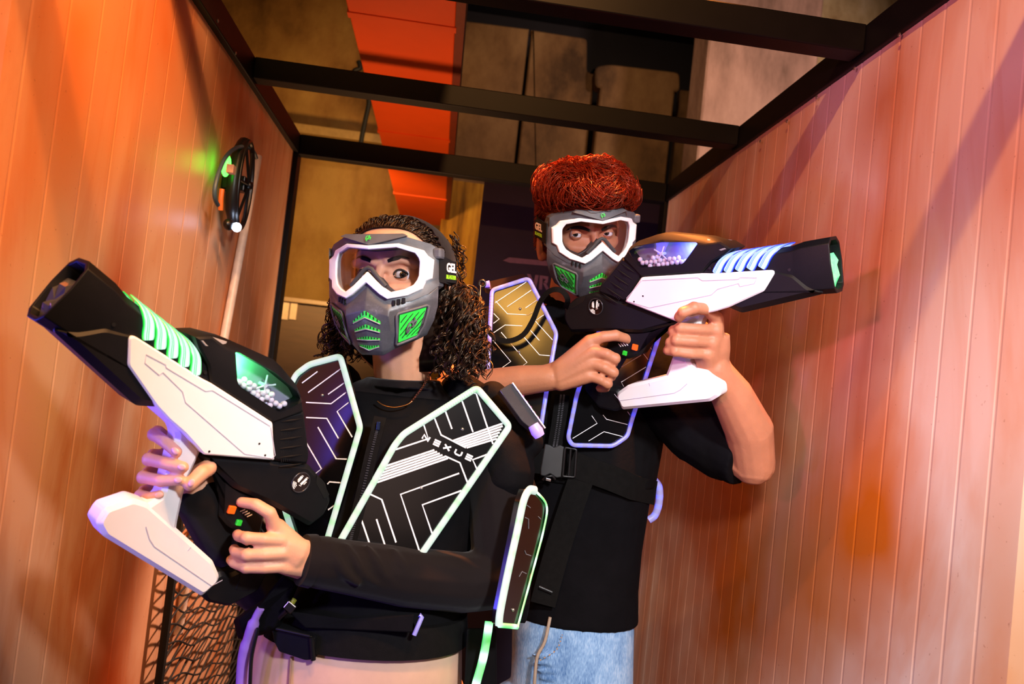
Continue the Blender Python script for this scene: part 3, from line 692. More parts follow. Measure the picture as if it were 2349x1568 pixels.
def make_mask(root):
    L = dict(parent=root, local=True)
    mb = MB(); f = both(FO); r = both(RO); z = V(0, 0, .001)
    bk = [V(p.x*.985, p.y*(.97 if p.y > 0 else .99), p.z-.024) for p in f]
    rin = both(RI); bin_ = [V(p.x*.99, p.y*.97, p.z-.026) for p in rin]
    mb.loft([bin_, bk, f, [q-V(0, 0, .003) for q in r], [q-V(0, 0, .0035) for q in rin]], cap=False); n = len(f)
    fr_ = mb.build('goggle_frame', k_gry, smooth=40, **L)
    # inner gasket towards the face
    ff = [V(p.x*(.86), p.y*1.02+.001, p.z*.6-.038) for p in rin]
    mb = MB(); mb.loft([[q+V(0, 0, -.003) for q in rin], [V(q.x*.985, q.y*.98, q.z-.016) for q in rin], ff, [V(p.x*1.1, p.y*1.2, p.z-.004) for p in ff]], cap=False)
    mb.build('face_gasket', k_drk, smooth=40, **L)
    # white rim
    mb = MB(); ins = lambda a, b, t: [p.lerp(q, t) for p, q in zip(a, b)]
    o2 = ins(r, rin, .12); i2 = ins(r, rin, .88)
    mb.loft([[q-V(0, 0, .004) for q in rin], [q+V(0, 0, .0015) for q in rin], [q+V(0, 0, .0036) for q in i2], [q+V(0, 0, .0036) for q in o2], [q+V(0, 0, .0015) for q in r], [q-V(0, 0, .004) for q in r]], cap=False)
    mb.build('goggle_rim', k_wht, smooth=50, bevel=.0008, **L)
    # lens: two chains from the centre line to the far side
    top = [V(*RI[i]) for i in (0, 1, 2, 3, 4, 5)]; bot = [V(*RI[i]) for i in (11, 10, 9, 8, 7, 6)]
    def lay(dz):
        rows = []
        for sg in (-1, 1):
            for k in ((5, 4, 3, 2, 1) if sg < 0 else (0, 1, 2, 3, 4, 5)):
                a, b = top[k], bot[k]; rows.append([V(sg*(a.x*(1-t)+b.x*t), a.y*(1-t)+b.y*t, a.z*(1-t)+b.z*t+dz) for t in np.linspace(0, 1, 5)])
        return rows
    A, B = lay(-.0005), lay(-.002); mb = MB()
    mb.loft(A, cap=False, closed=False); mb.loft([q[::-1] for q in B], cap=False, closed=False)
    mb.build('lens', clear('goggle_lens', (.95, .94, .96, 1), .03), smooth=180, recalc=False, **L)
    # brow plate and its emblem
    tri = [(0, .0305, .0125), (.058, .0465, -.0040), (.050, .0505, -.0065), (0, .0490, .0050)]
    t2 = [V(*tri[0]), V(*tri[1]), V(*tri[2]), V(*tri[3]), V(-tri[2][0], *tri[2][1:]), V(-tri[1][0], *tri[1][1:])]
    mb = MB(); mb.loft([[p-V(0, 0, .006) for p in t2], [p+V(0, 0, .0012) for p in t2]], cap=False)
    k = len(mb.v); c = 6; mb.f += [[6, 7, 9], [7, 8, 9], [6, 9, 11], [9, 10, 11]]; mb.m += [0]*4; mb.uv += [None]*4
    bp = mb.build('brow_plate', k_gry, smooth=30, bevel=.0008, **L)
    mb = MB()
    for st in gb_strokes():
        mb.ribbon([V(x*.0056, .0415+y*.0046, .0135-.0040*abs(x*.3)-.30*(y*.0046)) for x, y in st], .0010, .0006, V(0, .35, .94))
    mb.build('emblem', k_grn, smooth=0, parent=bp)
    # lower shell
    cols = [[V(-p[0], p[1], p[2]) for p in c] for c in GRID[:0:-1]]+[[V(*p) for p in c] for c in GRID]
    mb = MB(); mb.loft(cols, cap=False, closed=False)
    sh = mb.build('face_shell', k_wrn, smooth=28, recalc=False, **L)
    so = sh.modifiers.new('solid', 'SOLIDIFY'); so.thickness = .0035; so.offset = -1
    bv = sh.modifiers.new('bevel', 'BEVEL'); bv.width = .0022; bv.segments = 3; bv.limit_method = 'ANGLE'; bv.angle_limit = math.radians(14)
    # chevron vents
    for (ya, yb, ys, yt, xs) in ((-.0728, -.0835, -.0895, -.0935, .0232), (-.0945, -.1015, -.1030, -.1068, .0215), (-.1135, -.1195, -.1165, -.1190, .0195), (-.1285, -.1355, -.1275, -.1300, .0165)):
        mb = MB(); N = 24
        def at(u, t, off):
            x = u*xs; a = abs(u); yy = (ya+(ys-ya)*a)*(1-t)+(yb+(yt-yb)*a)*t
            return V(x, yy, srf(x, yy)+off)
        for (off, mi, u0, u1, t0, t1) in [(.0016, 0, -1, 1, 0, 1)]+[(.0024, 1, u-.028, u+.032, .0, .55) for u in np.linspace(-.84, .84, 8)]:
            us = np.linspace(u0, u1, N if mi == 0 else 2)
            mb.loft([[at(u, t0, -.002), at(u, t0, off), at(u, t1, off), at(u, t1, -.002)] for u in us], mi)
        mb.build('front_vent', [k_grn, k_blk], smooth=30, **L)
        mb = MB(); mb.tube([at(u, 1.06, .0014) for u in np.linspace(-1, 1, 13)], .0011, 6)
        mb.build('vent_lip', plain('lip_highlight', '8f9097', .4), smooth=60, parent=sh)  # lip under the vent, its highlight put into a lighter grey
    # side vents with slats and raised emblem
    for sg in (-1, 1):
        mb = MB()
        lo_ = [(.08, .02), (.95, .02), (.90, .97), (.10, .97)]
        def pt2(s, t, off): return side(.06+s*.90, .02+t*.92, off, sg)
        mb.loft([[pt2(s, t, -.002) for s, t in lo_], [pt2(s, t, .0030) for s, t in lo_]])
        for c in np.linspace(-.78, .92, 9):
            # a slanted slot: line t = (1-s)*1.15 + c, clipped to the panel
            ss = [s for s in np.linspace(.12, .90, 9) if .08 < (1-s)*1.0+c < .92]
            if len(ss) < 2: continue
            w = .017
            mb.loft([[pt2(s, (1-s)*1.0+c-w, .0020), pt2(s, (1-s)*1.0+c-w, .0036), pt2(s, (1-s)*1.0+c+w, .0036), pt2(s, (1-s)*1.0+c+w, .0020)] for s in ss], 1)
        sv = mb.build('side_vent', [k_grn, k_blk], smooth=0, **L)
        mb = MB()
        for stroke in gb_strokes():
            mb.ribbon([pt2(.52+(x*.21)*sg, .50-y*.17-.10*x*sg, .0034) for x, y in stroke], .0023, .0014, V(sg*.62, 0, .78))
        mb.build('emblem', k_gry, smooth=0, parent=sv)
        mb = MB(); rim = [(-.02, -.06), (1.03, -.06), (.98, 1.05), (.0, 1.05)]
        pts = []
        for i in range(4):
            a, b = rim[i], rim[(i+1) % 4]
            pts += [pt2(a[0]+(b[0]-a[0])*t, a[1]+(b[1]-a[1])*t, .0022) for t in (0.06, .35, .65, .94)]
        mb.tube(pts, .0024, 8, closed=True); mb.build('vent_rim', k_gry, smooth=60, parent=sh)
        mb = MB()
        for k in range(3):
            p = V(.043+k*.0065, -.0600+k*.0022, .0085-k*.0045); mb.box(tuple(p-V(.0014, .0042, .004)), tuple(p+V(.0014, .0042, .0022)), M=Matrix.Scale(sg, 4, V(1, 0, 0)) if sg < 0 else None)
        mb.build('frame_slots', k_blk, smooth=0, parent=fr_)
        # strap clip and nose-pad detail
        mb = MB(); mb.box((sg*.092-.004, .013, -.056), (sg*.092+.0075*sg+.004, .031, -.036)); mb.build('strap_clip', k_gry, smooth=0, bevel=.004, **L)
    mb = MB(); mb.tube([V(-.030, -.034, .0105), V(-.016, -.019, .0125), V(-.006, -.0075, .012), V(0, -.0050, .012), V(.006, -.0075, .012), V(.016, -.019, .0125), V(.030, -.034, .0105)], .0038, 8)
    mb.build('nose_pad', k_drk, smooth=60, **L)
    # strap round the head with its woven badge on each temple
    half = [(.0975, -.003, -.044), (.0985, -.003, -.060), (.0965, -.004, -.085), (.0930, -.005, -.115), (.085, -.004, -.155), (.065, -.001, -.195), (.033, .001, -.219), (0, .002, -.226)]
    path = smoothpath([V(*p) for p in half]+[V(-p[0], p[1], p[2]) for p in half[-2::-1]], 4)
    cen = V(0, 0, -.11); nrm = [V(p.x-cen.x, 0, p.z-cen.z).normalized() for p in path]
    st = MB().ribbon(path, .042, .0022, nrm).build('strap', k_str, smooth=50, **L)
    for sg in (-1, 1):
        c = V(sg*.1018, -.004, -.090); n = V(sg*.992, 0, .12).normalized()
        x = V(0, 1, 0).cross(n).normalized(); M = Matrix(((x.x, 0, n.x, c.x), (x.y, 1, n.y, c.y), (x.z, 0, n.z, c.z), (0, 0, 0, 1)))
        mb = MB(); mb.box((-.0215, -.0185, -.004), (.0215, .0185, -.0004), M=M); bd = mb.build('badge', k_str, smooth=0, bevel=.001, **L)
        v_, f_ = text_mb('GEL', .0205, M @ Matrix.Translation(V(0, .0055, .0003)), .0004, bold=.0007, squash=1.0); mb = MB(); mb.add(v_, f_); mb.build('lettering', plain('badge_white', 'fff4f2', .5, var=0), parent=bd, smooth=0)
        v_, f_ = text_mb('BLASTER', .0092, M @ Matrix.Translation(V(0, -.0095, .0003)), .0004, bold=.0003, squash=.98); mb = MB(); mb.add(v_, f_); mb.build('lettering', plain('badge_green', 'a8f02c', .5, var=0), parent=bd, smooth=0)
mw = thing('goggle_mask', 'grey goggle mask with white rim worn by the curly-haired person', 'mask', HW, 'goggle masks'); make_mask(mw)
mm = thing('goggle_mask', 'grey goggle mask with white rim worn by the person with red-lit hair', 'mask', HM, 'goggle masks'); make_mask(mm)
# ------------------------------------------------------------------ people
skin_w = plain('skin_fair', 'd69c7c', .48, 0, .4, .06, 30, bump=.12, bscale=350, sss=.12)
skin_m = plain('skin_tan', 'b97a5a', .5, 0, .4, .10, 22, bump=.2, bscale=260, sss=.12)
c_blk = plain('black_cotton', '0b0a0d', .85, 0, .06, .2, 14, bump=.5, bscale=60)
c_shr = plain('black_jersey', '130f10', .8, 0, .08, .15, 14, bump=.35, bscale=38, sheen=.08, stretch=(1, 1, 1))
c_vst = plain('vest_neoprene', '0a090b', .8, 0, .08, .2, 30, bump=.3, bscale=120)
c_web = plain('webbing_black', '0f0e0e', .8, 0, .08, .2, 90, bump=.4, bscale=900)
c_plt = plain('gloss_plate', '060608', .2, .0, .65, .2, 4, coat=.25)
c_prt = plain('printed_white', 'e9ebf2', .55, var=0)
c_buc = plain('buckle_plastic', '0f0f11', .35, 0, .4, .1)
def ring(px, py, d, hp, b, n=36, pw=.96, sh=0.0, yawr=0.0):
    c = P(px, py, d); a = hp*d/F-sh; b = b-sh; out = []
    for i in range(n):
        t = 2*PI*i/n; x = math.copysign(abs(math.cos(t))**pw, math.cos(t))*a; y = math.copysign(abs(math.sin(t))**pw, math.sin(t))*b
        out.append(c+V(x*math.cos(yawr)-y*math.sin(yawr), x*math.sin(yawr)+y*math.cos(yawr), 0))
    return out
def head(mb, H, wide=1.0):
    rows = [(-.128, .014, -.050, -.075), (-.120, .032, -.036, -.095), (-.100, .049, -.028, -.135), (-.075, .060, -.026, -.170), (-.045, .068, -.028, -.190), (-.026, .071, -.030, -.20), (-.012, .073, -.040, -.205),
            (.004, .075, -.036, -.208), (.015, .076, -.029, -.210), (.040, .077, -.033, -.210), (.060, .070, -.046, -.200), (.076, .052, -.070, -.178), (.087, .02, -.105, -.14)]
    rings = []
    for y, a, zf, zb in rows:
        zc, b = (zf+zb)/2, (zf-zb)/2; r = []
        for i in range(28):
            t = 2*PI*i/28; q = .82
            r.append(H @ V(a*wide*math.copysign(abs(math.cos(t))**q, math.cos(t)), y, zc+b*math.copysign(abs(math.sin(t))**.95, math.sin(t))))
        rings.append(r)
    mb.loft(rings)
    h = lambda *p: H @ V(*p)
    mb.capsule([h(0, .004, -.036), h(0, -.014, -.026), h(0, -.032, -.015), h(0, -.045, -.010)], [.008, .008, .010, .013], 10)
    for s in (-1, 1):
        mb.capsule([h(s*.004, .0, -.034), h(s*.0145, -.010, -.0425)], [.006, .004], 8)
        mb.capsule([h(s*.012, .008, -.034), h(s*.034, .013, -.038), h(s*.056, .006, -.052)], [.008, .008, .008], 8)      # brow ridge
        mb.capsule([h(s*.020, -.036, -.036), h(s*.040, -.036, -.044), h(s*.058, -.028, -.058)], [.012, .0125, .012], 8)   # cheekbone
        M = H.to_3x3() @ Matrix.Rotation(s*.35, 3, 'Y')
        mb.sphere(h(s*.086*wide, -.044, -.118), .031, 12, 9, sc=(.28, 1, .58), M=M)
        mb.sphere(h(s*.083*wide, -.066, -.112), .011, 10, 7)
def eyes(root, H, gaze, skin, iris, x0=.0325, y0=-.012, z0=-.0480, lash=True, open_u=33, open_l=26, brow='1a0f0c', browp=None):
    em = [plain('eye_white', 'dcd6d8', .15, var=0), plain(iris[0], iris[1], .1, var=.2, scale=500), plain('pupil_black', '050505', .05, var=0)]
    for s in (-1, 1):
        c = H @ V(s*x0, y0, z0); g = (gaze-c).normalized(); r = .0122
        u = g.orthogonal().normalized(); w = g.cross(u); mb = MB(); rings = [(0, 2), (9, 2), (13, 2), (13.2, 1), (27, 1), (28.5, 0), (60, 0), (100, 0), (140, 0), (178, 0)]
        vs = []; n = 20
        for a, m in rings:
            t = math.radians(a); rr = r*(1+.02*max(0, math.cos(t)-.86)/.14)
            for j in range(n): vs.append(c+g*(rr*math.cos(t))+(u*math.cos(2*PI*j/n)+w*math.sin(2*PI*j/n))*(rr*math.sin(t)))
        for i in range(len(rings)-1):
            b = i*n; mb.add([vs[b+j] for j in range(2*n)], [(j, (j+1) % n, n+(j+1) % n, n+j) for j in range(n)], rings[i+1][1])
        e = mb.build('eye', em, root, smooth=180)
        # lids: shells round the eyeball ending in an almond-shaped edge
        R3 = H.to_3x3(); rl = .0137; mb = MB()
        def lp(az, el, rr=rl):
            az, el = math.radians(az), math.radians(el)
            return c+R3 @ V(rr*math.cos(el)*math.sin(az), rr*math.sin(el), rr*math.cos(el)*math.cos(az))
        azs = np.linspace(-62, 62, 15); up_e, lo_e = [], []
        for az in azs:
            k = max(0, math.cos(az/62*PI/2))**.75; up_e.append(-2+s*az*.03+(open_u+2)*k); lo_e.append(-2+s*az*.03-(open_l-2)*k)
        mb.loft([[lp(a, e0+(85-e0)*t) for t in (0, .25, .5, .75, 1)] for a, e0 in zip(azs, up_e)], cap=False, closed=False)
        mb.loft([[lp(a, e0+(-85-e0)*t) for t in (0, .25, .5, .75, 1)] for a, e0 in zip(azs, lo_e)], cap=False, closed=False)
        mb.build('eyelid', skin, root, smooth=180, recalc=True)
        if lash:
            mb = MB(); mb.tube([lp(a, e0, rl+.0005) for a, e0 in zip(azs, up_e)], .0015, 6); mb.tube([lp(a, e0, rl+.0002) for a, e0 in zip(azs[1:], lo_e[1:])], .0008, 5)
            mb.build('eyelash', plain('lash_black', '0b0707', .6, var=0), root, smooth=60)
        b = browp or [(.015, .0085, -.0275), (.025, .0125, -.0290), (.036, .0145, -.0325), (.047, .0118, -.040), (.057, .005, -.0490)]
        mb = MB(); pts = smoothpath([H @ V(s*p[0], p[1], p[2]) for p in b], 4); mb.tube(pts, [.0010+.0026*math.sin(PI*min(1, .2+.8*i/(len(pts)-1))) for i in range(len(pts))], 8, flat=.3, hint=H.to_3x3() @ V(0, 0, 1))
        mb.build('eyebrow', plain('brow_hair', brow, .7, 0, .2, .4, 900), root, smooth=60)
def finger(mb, pts, r0, r1):
    q = [P(*p) for p in pts]; k = len(q); rs = [r0+(r1-r0)*i/(k-1) for i in range(k)]
    mb.capsule(q, rs, 10)
    if k == 5: mb.sphere(q[2], rs[2]*1.09, 12, 8)
    return q
def nail(root, px, py, d, dirpx, r=.0052, tilt=(0, 0, -1), mat=None):
    c = P(px, py, d); z = -fw*1.0+CR*tilt[0]+CU*tilt[1]; z.normalize(); y = (CR*dirpx[0]-CU*dirpx[1]); y = (y-z*y.dot(z)).normalized(); x = y.cross(z)
    M = Matrix((x, y, z)).transposed(); MB().sphere(c, r, 12, 8, sc=(.9, 1.25, .3), M=M).build('fingernail', mat, root, smooth=180)
# ---- the curly-haired person
W0 = P(840, 1450, 1.40); pw = thing('person', 'person with dark curly hair and headband wearing black, in front, aiming left', 'person', V(W0.x, W0.y, 0))
wr = [(925, 868, 1.425, 80, .058), (922, 905, 1.43, 165, .066), (920, 940, 1.43, 212, .084), (918, 1000, 1.43, 226, .100), (910, 1080, 1.42, 216, .106), (890, 1170, 1.41, 208, .108), (866, 1280, 1.395, 206, .110), (850, 1370, 1.385, 212, .112), (842, 1428, 1.38, 220, .115)]
hipW = [(838, 1405, 1.38, 218, .113), (828, 1450, 1.378, 228, .119), (820, 1530, 1.375, 236, .122), (812, 1600, 1.37, 240, .125), (808, 1680, 1.37, 236, .122)]
def legs(mb, cx_, cy_, z0, sep, r, extra=0.0, low=.06):
    for s in (-1, 1):
        mb.capsule([V(cx_+s*sep, cy_, z0), V(cx_+s*(sep+.01), cy_-.015, .48), V(cx_+s*(sep+.02), cy_+.01, low)], [r+extra, r*.68+extra, r*.48+extra*1.4], 14)
def shoes(root, cx_, cy_, sep, mat):
    for s in (-1, 1):
        x = cx_+s*(sep+.025); rg = []
        for y, a, h in ((.075, .025, .05), (.06, .036, .075), (0, .04, .085), (-.07, .046, .06), (-.14, .045, .045), (-.175, .03, .032)):
            rg.append([V(x+a*math.cos(t), cy_+y, max(0, h*.5+h*.5*math.sin(t))) for t in np.linspace(0, 2*PI, 15)[:-1]])
        MB().loft(rg).build('shoe', mat, root, smooth=50)
mb = MB(); head(mb, HW)
mb.capsule([HW @ V(0, -.085, -.110), P(924, 868, 1.43), P(924, 915, 1.445)], [.050, .051, .050], 16)
mb.loft([ring(*r, sh=.024) for r in wr[1:-1]+hipW[1:]])
# left arm (image right) and hand on the pistol grip
SLw, ELw, WLw = P(1118, 985, 1.41), P(1152, 1326, 1.365), P(700, 1284, 1.219)
mb.capsule([SLw, ELw], [.046, .036], 12); mb.capsule([ELw, P(930, 1318, 1.295), WLw], [.036, .036, .027], 12)
mb.tube([P(760, 1290, 1.239), WLw, P(672, 1276, 1.199), P(640, 1258, 1.184)], [.031, .031, .032, .026], 14, flat=.62, hint=fw)
for a in ([(690, 1262, 1.212), (655, 1228, 1.192), (628, 1204, 1.181)], [(690, 1275, 1.210), (650, 1240, 1.184)], [(692, 1285, 1.210), (654, 1268, 1.184)], [(694, 1300, 1.212), (652, 1298, 1.187)]):
    finger(mb, a, .0165, .0125)
finger(mb, [(630, 1206, 1.180), (619, 1176, 1.170), (586, 1156, 1.168), (553, 1151, 1.176)], .0112, .0082)
finger(mb, [(648, 1238, 1.180), (604, 1236, 1.164), (566, 1233, 1.158), (548, 1229, 1.171), (545, 1225, 1.184)], .0103, .0082)
finger(mb, [(652, 1268, 1.180), (606, 1271, 1.164), (566, 1272, 1.158), (541, 1265, 1.171), (537, 1259, 1.184)], .0101, .0082)
finger(mb, [(650, 1298, 1.184), (606, 1301, 1.170), (564, 1301, 1.164), (536, 1290, 1.176), (529, 1283, 1.188)], .0100, .0074)
finger(mb, [(668, 1236, 1.219), (640, 1205, 1.229), (615, 1190, 1.234)], .0118, .0098)
# right arm (image left) and hand round the foregrip
SRw, ERw, WRw = P(705, 960, 1.42), P(600, 1335, 1.36), P(452, 1118, 1.165)
mb.capsule([SRw, ERw], [.046, .036], 12); mb.capsule([ERw, P(520, 1225, 1.26), WRw], [.036, .034, .026], 12)
mb.tube([P(470, 1140, 1.188), WRw, P(430, 1085, 1.158), P(402, 1055, 1.146)], [.03, .031, .034, .030], 14, flat=.55, hint=fw)
finger(mb, [(398, 1022, 1.143), (362, 990, 1.126), (354, 996, 1.108), (380, 1014, 1.090), (405, 1036, 1.086)], .0105, .0082)
finger(mb, [(395, 1050, 1.143), (352, 1044, 1.126), (342, 1053, 1.108), (378, 1062, 1.088), (420, 1071, 1.084)], .0108, .0084)
finger(mb, [(398, 1080, 1.145), (340, 1084, 1.128), (329, 1094, 1.110), (370, 1102, 1.089), (412, 1100, 1.085)], .0104, .0082)
finger(mb, [(405, 1108, 1.148), (330, 1125, 1.130), (321, 1135, 1.112), (346, 1140, 1.094), (367, 1134, 1.091)], .0090, .0070)
finger(mb, [(440, 1090, 1.153), (478, 1072, 1.123), (462, 1085, 1.103), (436, 1110, 1.090)], .0135, .0100)
legs(mb, W0.x, W0.y, P(808, 1680, 1.37).z+.02, .088, .085)
bodyW = remesh(mb, .0026, 5); bodyW.materials.append(skin_w); bodyW.name = 'body'
link('body', bodyW, pw, smooth=180)
nl = plain('nail_pink', 'e8b09c', .3, 0, .5, 0)
for a in ((402, 1034, 1.0785, (1, .8)), (417, 1071, 1.077, (1, .15)), (409, 1100.5, 1.078, (1, -.05)), (365, 1135, 1.0855, (1, -.2)), (439, 1107, 1.081, (-.7, 1))):
    nail(pw, a[0], a[1], a[2], a[3], .0048, mat=nl)
eyes(pw, HW, P(1030, 640, .55), skin_w, ('iris_brown', '3a2416'), brow='120a0a')
# shirt: body and both sleeves in one skin
mb = MB(); mb.loft([ring(*r, sh=.008) for r in [(925, 872, 1.425, 84, .062)]+wr[1:]])
mb.tube([P(925, 885, 1.425), P(926, 868, 1.425)], [.075, .066], 20)
mb.capsule([P(1085, 945, 1.42), SLw, P(1142, 1180, 1.385), ELw], [.046, .052, .051, .050], 14)
mb.capsule([ELw, P(1060, 1335, 1.335), P(930, 1322, 1.292), P(800, 1300, 1.252), P(735, 1289, 1.228)], [.050, .050, .048, .042, .040], 14)
mb.tube([P(745, 1290, 1.233), P(697, 1284, 1.218)], [.041, .037], 16)
for k, (x, y, dd) in enumerate(((760, 1262, 1.236), (800, 1262, 1.25), (848, 1266, 1.265), (905, 1272, 1.284))):   # soft slanting folds near the wrist
    c0 = P(x, y, dd); mb.capsule(smoothpath([c0+CU*.014-fw*.022, c0-CU*.006-fw*.029+CR*.014, c0-CU*.026-fw*.029+CR*.026, c0-CU*.045-fw*.022+CR*.046], 4), [.004+.005*math.sin(PI*i/12) for i in range(13)], 8)
mb.capsule([SRw, ERw], [.056, .052], 14); mb.capsule([ERw, P(520, 1225, 1.26), P(462, 1135, 1.178)], [.052, .048, .040], 14)
me = remesh(mb, .0035, 5); me.materials.append(c_shr); link('shirt', me, pw, smooth=180)
cuff = MB()
cuff.tube([P(716, 1286, 1.225), P(693, 1283.5, 1.217)], [.0405, .0385], 22); cuff.build('sleeve_cuff', c_shr, pw, smooth=50)
# trousers
beige = plain('beige_twill', 'c9a48c', .8, 0, .2, .06, 18, bump=.3, bscale=25)
mb = MB(); mb.loft([ring(*r, sh=-.004) for r in hipW]); legs(mb, W0.x, W0.y, P(808, 1680, 1.37).z+.03, .09, .098, .012, .10)
me = remesh(mb, .006, 3); me.materials.append(beige); tr = link('trousers', me, pw, smooth=180)
sm = MB(); sm.tube([P(668, 1505, 1.262), P(664, 1568, 1.255), P(660, 1640, 1.252)], .002, 6); sm.build('seam', plain('seam_brown', '8f6d5c', .8), parent=tr, smooth=60)
shoes(pw, W0.x, W0.y-.02, .09, plain('black_shoe', '161616', .5))
# headband
def crown(zc, b, grow):
    k = max(.12, 1-((zc+.115)/(.096 if zc > -.115 else .115))**2)**.5; cb = math.cos(b)
    return HW @ V((.078+grow)*math.sin(b)*(.45+.55*k), .014+((.072+grow)*k*cb if cb > 0 else .10*cb), zc)
def cap_shell(mb, H, y0, grow, zlim, n=30, m=9, f=1.0):
    rows = []
    for i in range(m+1):
        el = math.radians(-22+i*(88+22)/m); r = []
        for j in range(n):
            az = 2*PI*j/n; r.append(H @ V((.079+grow)*math.cos(el)*math.cos(az), y0+(.083+grow)*math.sin(el)*f, -.122+(.093+grow)*math.cos(el)*math.sin(az)))
        rows.append(r)
    mb.loft(rows)
mb = MB(); rows = []
R3 = HW.to_3x3()
for i, t in enumerate(np.linspace(0, 1, 10)):             # from behind the hairline back over the crown, ends under the hair at the nape
    rows.append([crown(-.064-.135*t-(.030+.02*t)*(1-math.cos(b))*.6, b, .0075) for b in np.linspace(-math.radians(112), math.radians(112), 29)])
mb.loft(rows, cap=False, closed=False)
hb = mb.build('headband', plain('headband_brown_black', '1b1413', .85, 0, .15, .15, 20, bump=.5, bscale=45, sheen=.1), pw, smooth=180, recalc=True)
so = hb.modifiers.new('solid', 'SOLIDIFY'); so.thickness = .003; so.offset = 0
# curls
h_m = plain('curly_hair', '140a07', .30, 0, .6, .5, 60)
h_m.node_tree.nodes['Principled BSDF'].inputs['Specular Tint'].default_value = (1, .75, .55, 1)
mb = MB(); r_ = random.Random(3)
vol = []
def curl(root, mid, end, rad, turns, thick, ph):
    base = smoothpath([root, root.lerp(mid, .5)+V(0, 0, .0), mid, mid.lerp(end, .55), end], 7); k = len(base); pts = []
    for i, p in enumerate(base):
        t = i/(k-1); a = ph+turns*2*PI*t; rr = rad*min(1, t*3)
        tg = (base[min(i+1, k-1)]-base[max(i-1, 0)]).normalized(); u = tg.orthogonal().normalized(); w = tg.cross(u)
        pts.append(p+u*math.cos(a)*rr+w*math.sin(a)*rr)
    mb.tube(pts, [thick*(1-.55*i/(k-1)) for i in range(k)], 5)
def ringlet(root, mid, end, rad, turns, n=3):
    ph = r_.uniform(0, 6.28); base = smoothpath([root, root.lerp(mid, .5), mid, mid.lerp(end, .55), end], 15); k = len(base)
    for q in range(n):
        pts = []; dr = r_.uniform(.8, 1.15); dp = ph+r_.uniform(-.5, .5); th = r_.uniform(.0008, .0014)
        for i, p in enumerate(base):
            t = i/(k-1); a = dp+turns*2*PI*t; rr = rad*dr*min(1, t*2.5)*(1-.25*t)
            tg = (base[min(i+1, k-1)]-base[max(i-1, 0)]).normalized(); u = (R3 @ V(1, 0, .3)); u = (u-tg*u.dot(tg)).normalized(); w = tg.cross(u)
            pts.append(p+u*math.cos(a)*rr+w*math.sin(a)*rr)
        mb.tube(pts, [th*(1-.5*i/(k-1)) for i in range(k)], 4)
for n in range(400):
    sg = 1 if r_.random() < .60 else -1
    az = r_.uniform(-.25, 1.0); el = r_.uniform(-.6, .5)
    root = HW @ V(sg*(.080*math.cos(el)*math.cos(az)), .004+.045*math.sin(el)-(.03 if az < 0 else 0), -.128-.085*math.sin(az)*math.cos(el))
    e0 = r_.random()
    if sg > 0: L_ = r_.uniform(.45, 1.0); mid = HW @ V(.088+.034*e0, -.055, -.09-.11*r_.random()); end = HW @ V(.074+.080*e0, -.070-.118*L_, -.070-.115*r_.random())
    else: L_ = r_.uniform(.45, 1.0); mid = HW @ V(-(.088+.030*e0), -.055, -.09-.09*r_.random()); end = HW @ V(-(.080+.060*e0), -.065-.105*L_, -.075-.09*r_.random())
    ringlet(root, mid, end, r_.uniform(.006, .0125), r_.uniform(3.4, 5.5), 4)
for n in range(260):                                       # swept back over the forehead, under the band
    b = r_.uniform(-1.35, 1.35); q = .040*(1-math.cos(b))*.7
    root, mid, end = crown(-.049-q, b, .002), crown(-.062-q-.01*r_.random(), b*1.03, .008+.005*r_.random()), crown(-.092-q, b*1.06, .004)
    ringlet(root, mid, end, r_.uniform(.001, .0035), r_.uniform(1.5, 3), 2)
rows = [[crown(-.048-.06*t-(.040)*(1-math.cos(b))*.7, b, .003+.0025*t) for b in np.linspace(-1.5, 1.5, 31)] for t in (0, .33, .66, 1)]
mb.loft(rows, cap=False, closed=False)
for n in range(60):                                        # wisps at the back of the head behind the band
    az = r_.uniform(.1, 2.6); root = HW @ V(.084*math.cos(az), .03+.045*r_.random(), -.135-.088*math.sin(az))
    end = root+R3 @ V(.012*math.cos(az), -.05-.03*r_.random(), -.01)
    curl(root, root.lerp(end, .5)+R3 @ V(.012*math.cos(az), 0, -.006), end, .004, 3, .0012, r_.uniform(0, 6))
rows = []                                                  # dense core so no light leaks through the curls
for y, a, zb, zf in ((.070, .060, -.20, -.075), (.04, .080, -.216, -.080), (0, .086, -.22, -.085), (-.05, .092, -.215, -.095), (-.10, .098, -.20, -.105), (-.15, .092, -.185, -.11), (-.175, .06, -.16, -.12)):
    rows.append([HW @ V(a*math.cos(t), y, (zf+zb)/2+(zf-zb)/2*math.sin(t)) for t in np.linspace(0, 2*PI, 25)[:-1]])
mb.loft(rows); mb.build('hair', h_m, pw, smooth=180, recalc=False)
# necklace and ear stud
gold = plain('gold_metal', 'c08a5a', .25, 1, .5, .05)
nk = [P(866, 920, 1.338), P(880, 929, 1.333), P(905, 934, 1.331), P(933, 928, 1.333), P(945, 920, 1.336)]
ne = MB().tube(smoothpath(nk, 5), .0012, 8).build('necklace', gold, pw, smooth=60)
mb = MB(); ch = smoothpath([P(943, 922, 1.335), P(958, 903, 1.345), P(972, 884, 1.352), P(985, 860, 1.37)], 9)
for i, p in enumerate(ch):
    a = i % 2; mb.tube([p+(CR if a else fw)*(.0017*math.cos(t))+CU*(.0017*math.sin(t)) for t in np.linspace(0, 2*PI, 9)[:-1]], .00045, 5, closed=True)
mb.build('chain', gold, parent=ne, smooth=60)
MB().sphere(HW @ V(.089, -.071, -.100), .0032, 10, 7).build('ear_stud', plain('black_stud', '0a0a0a', .2, var=0), pw)
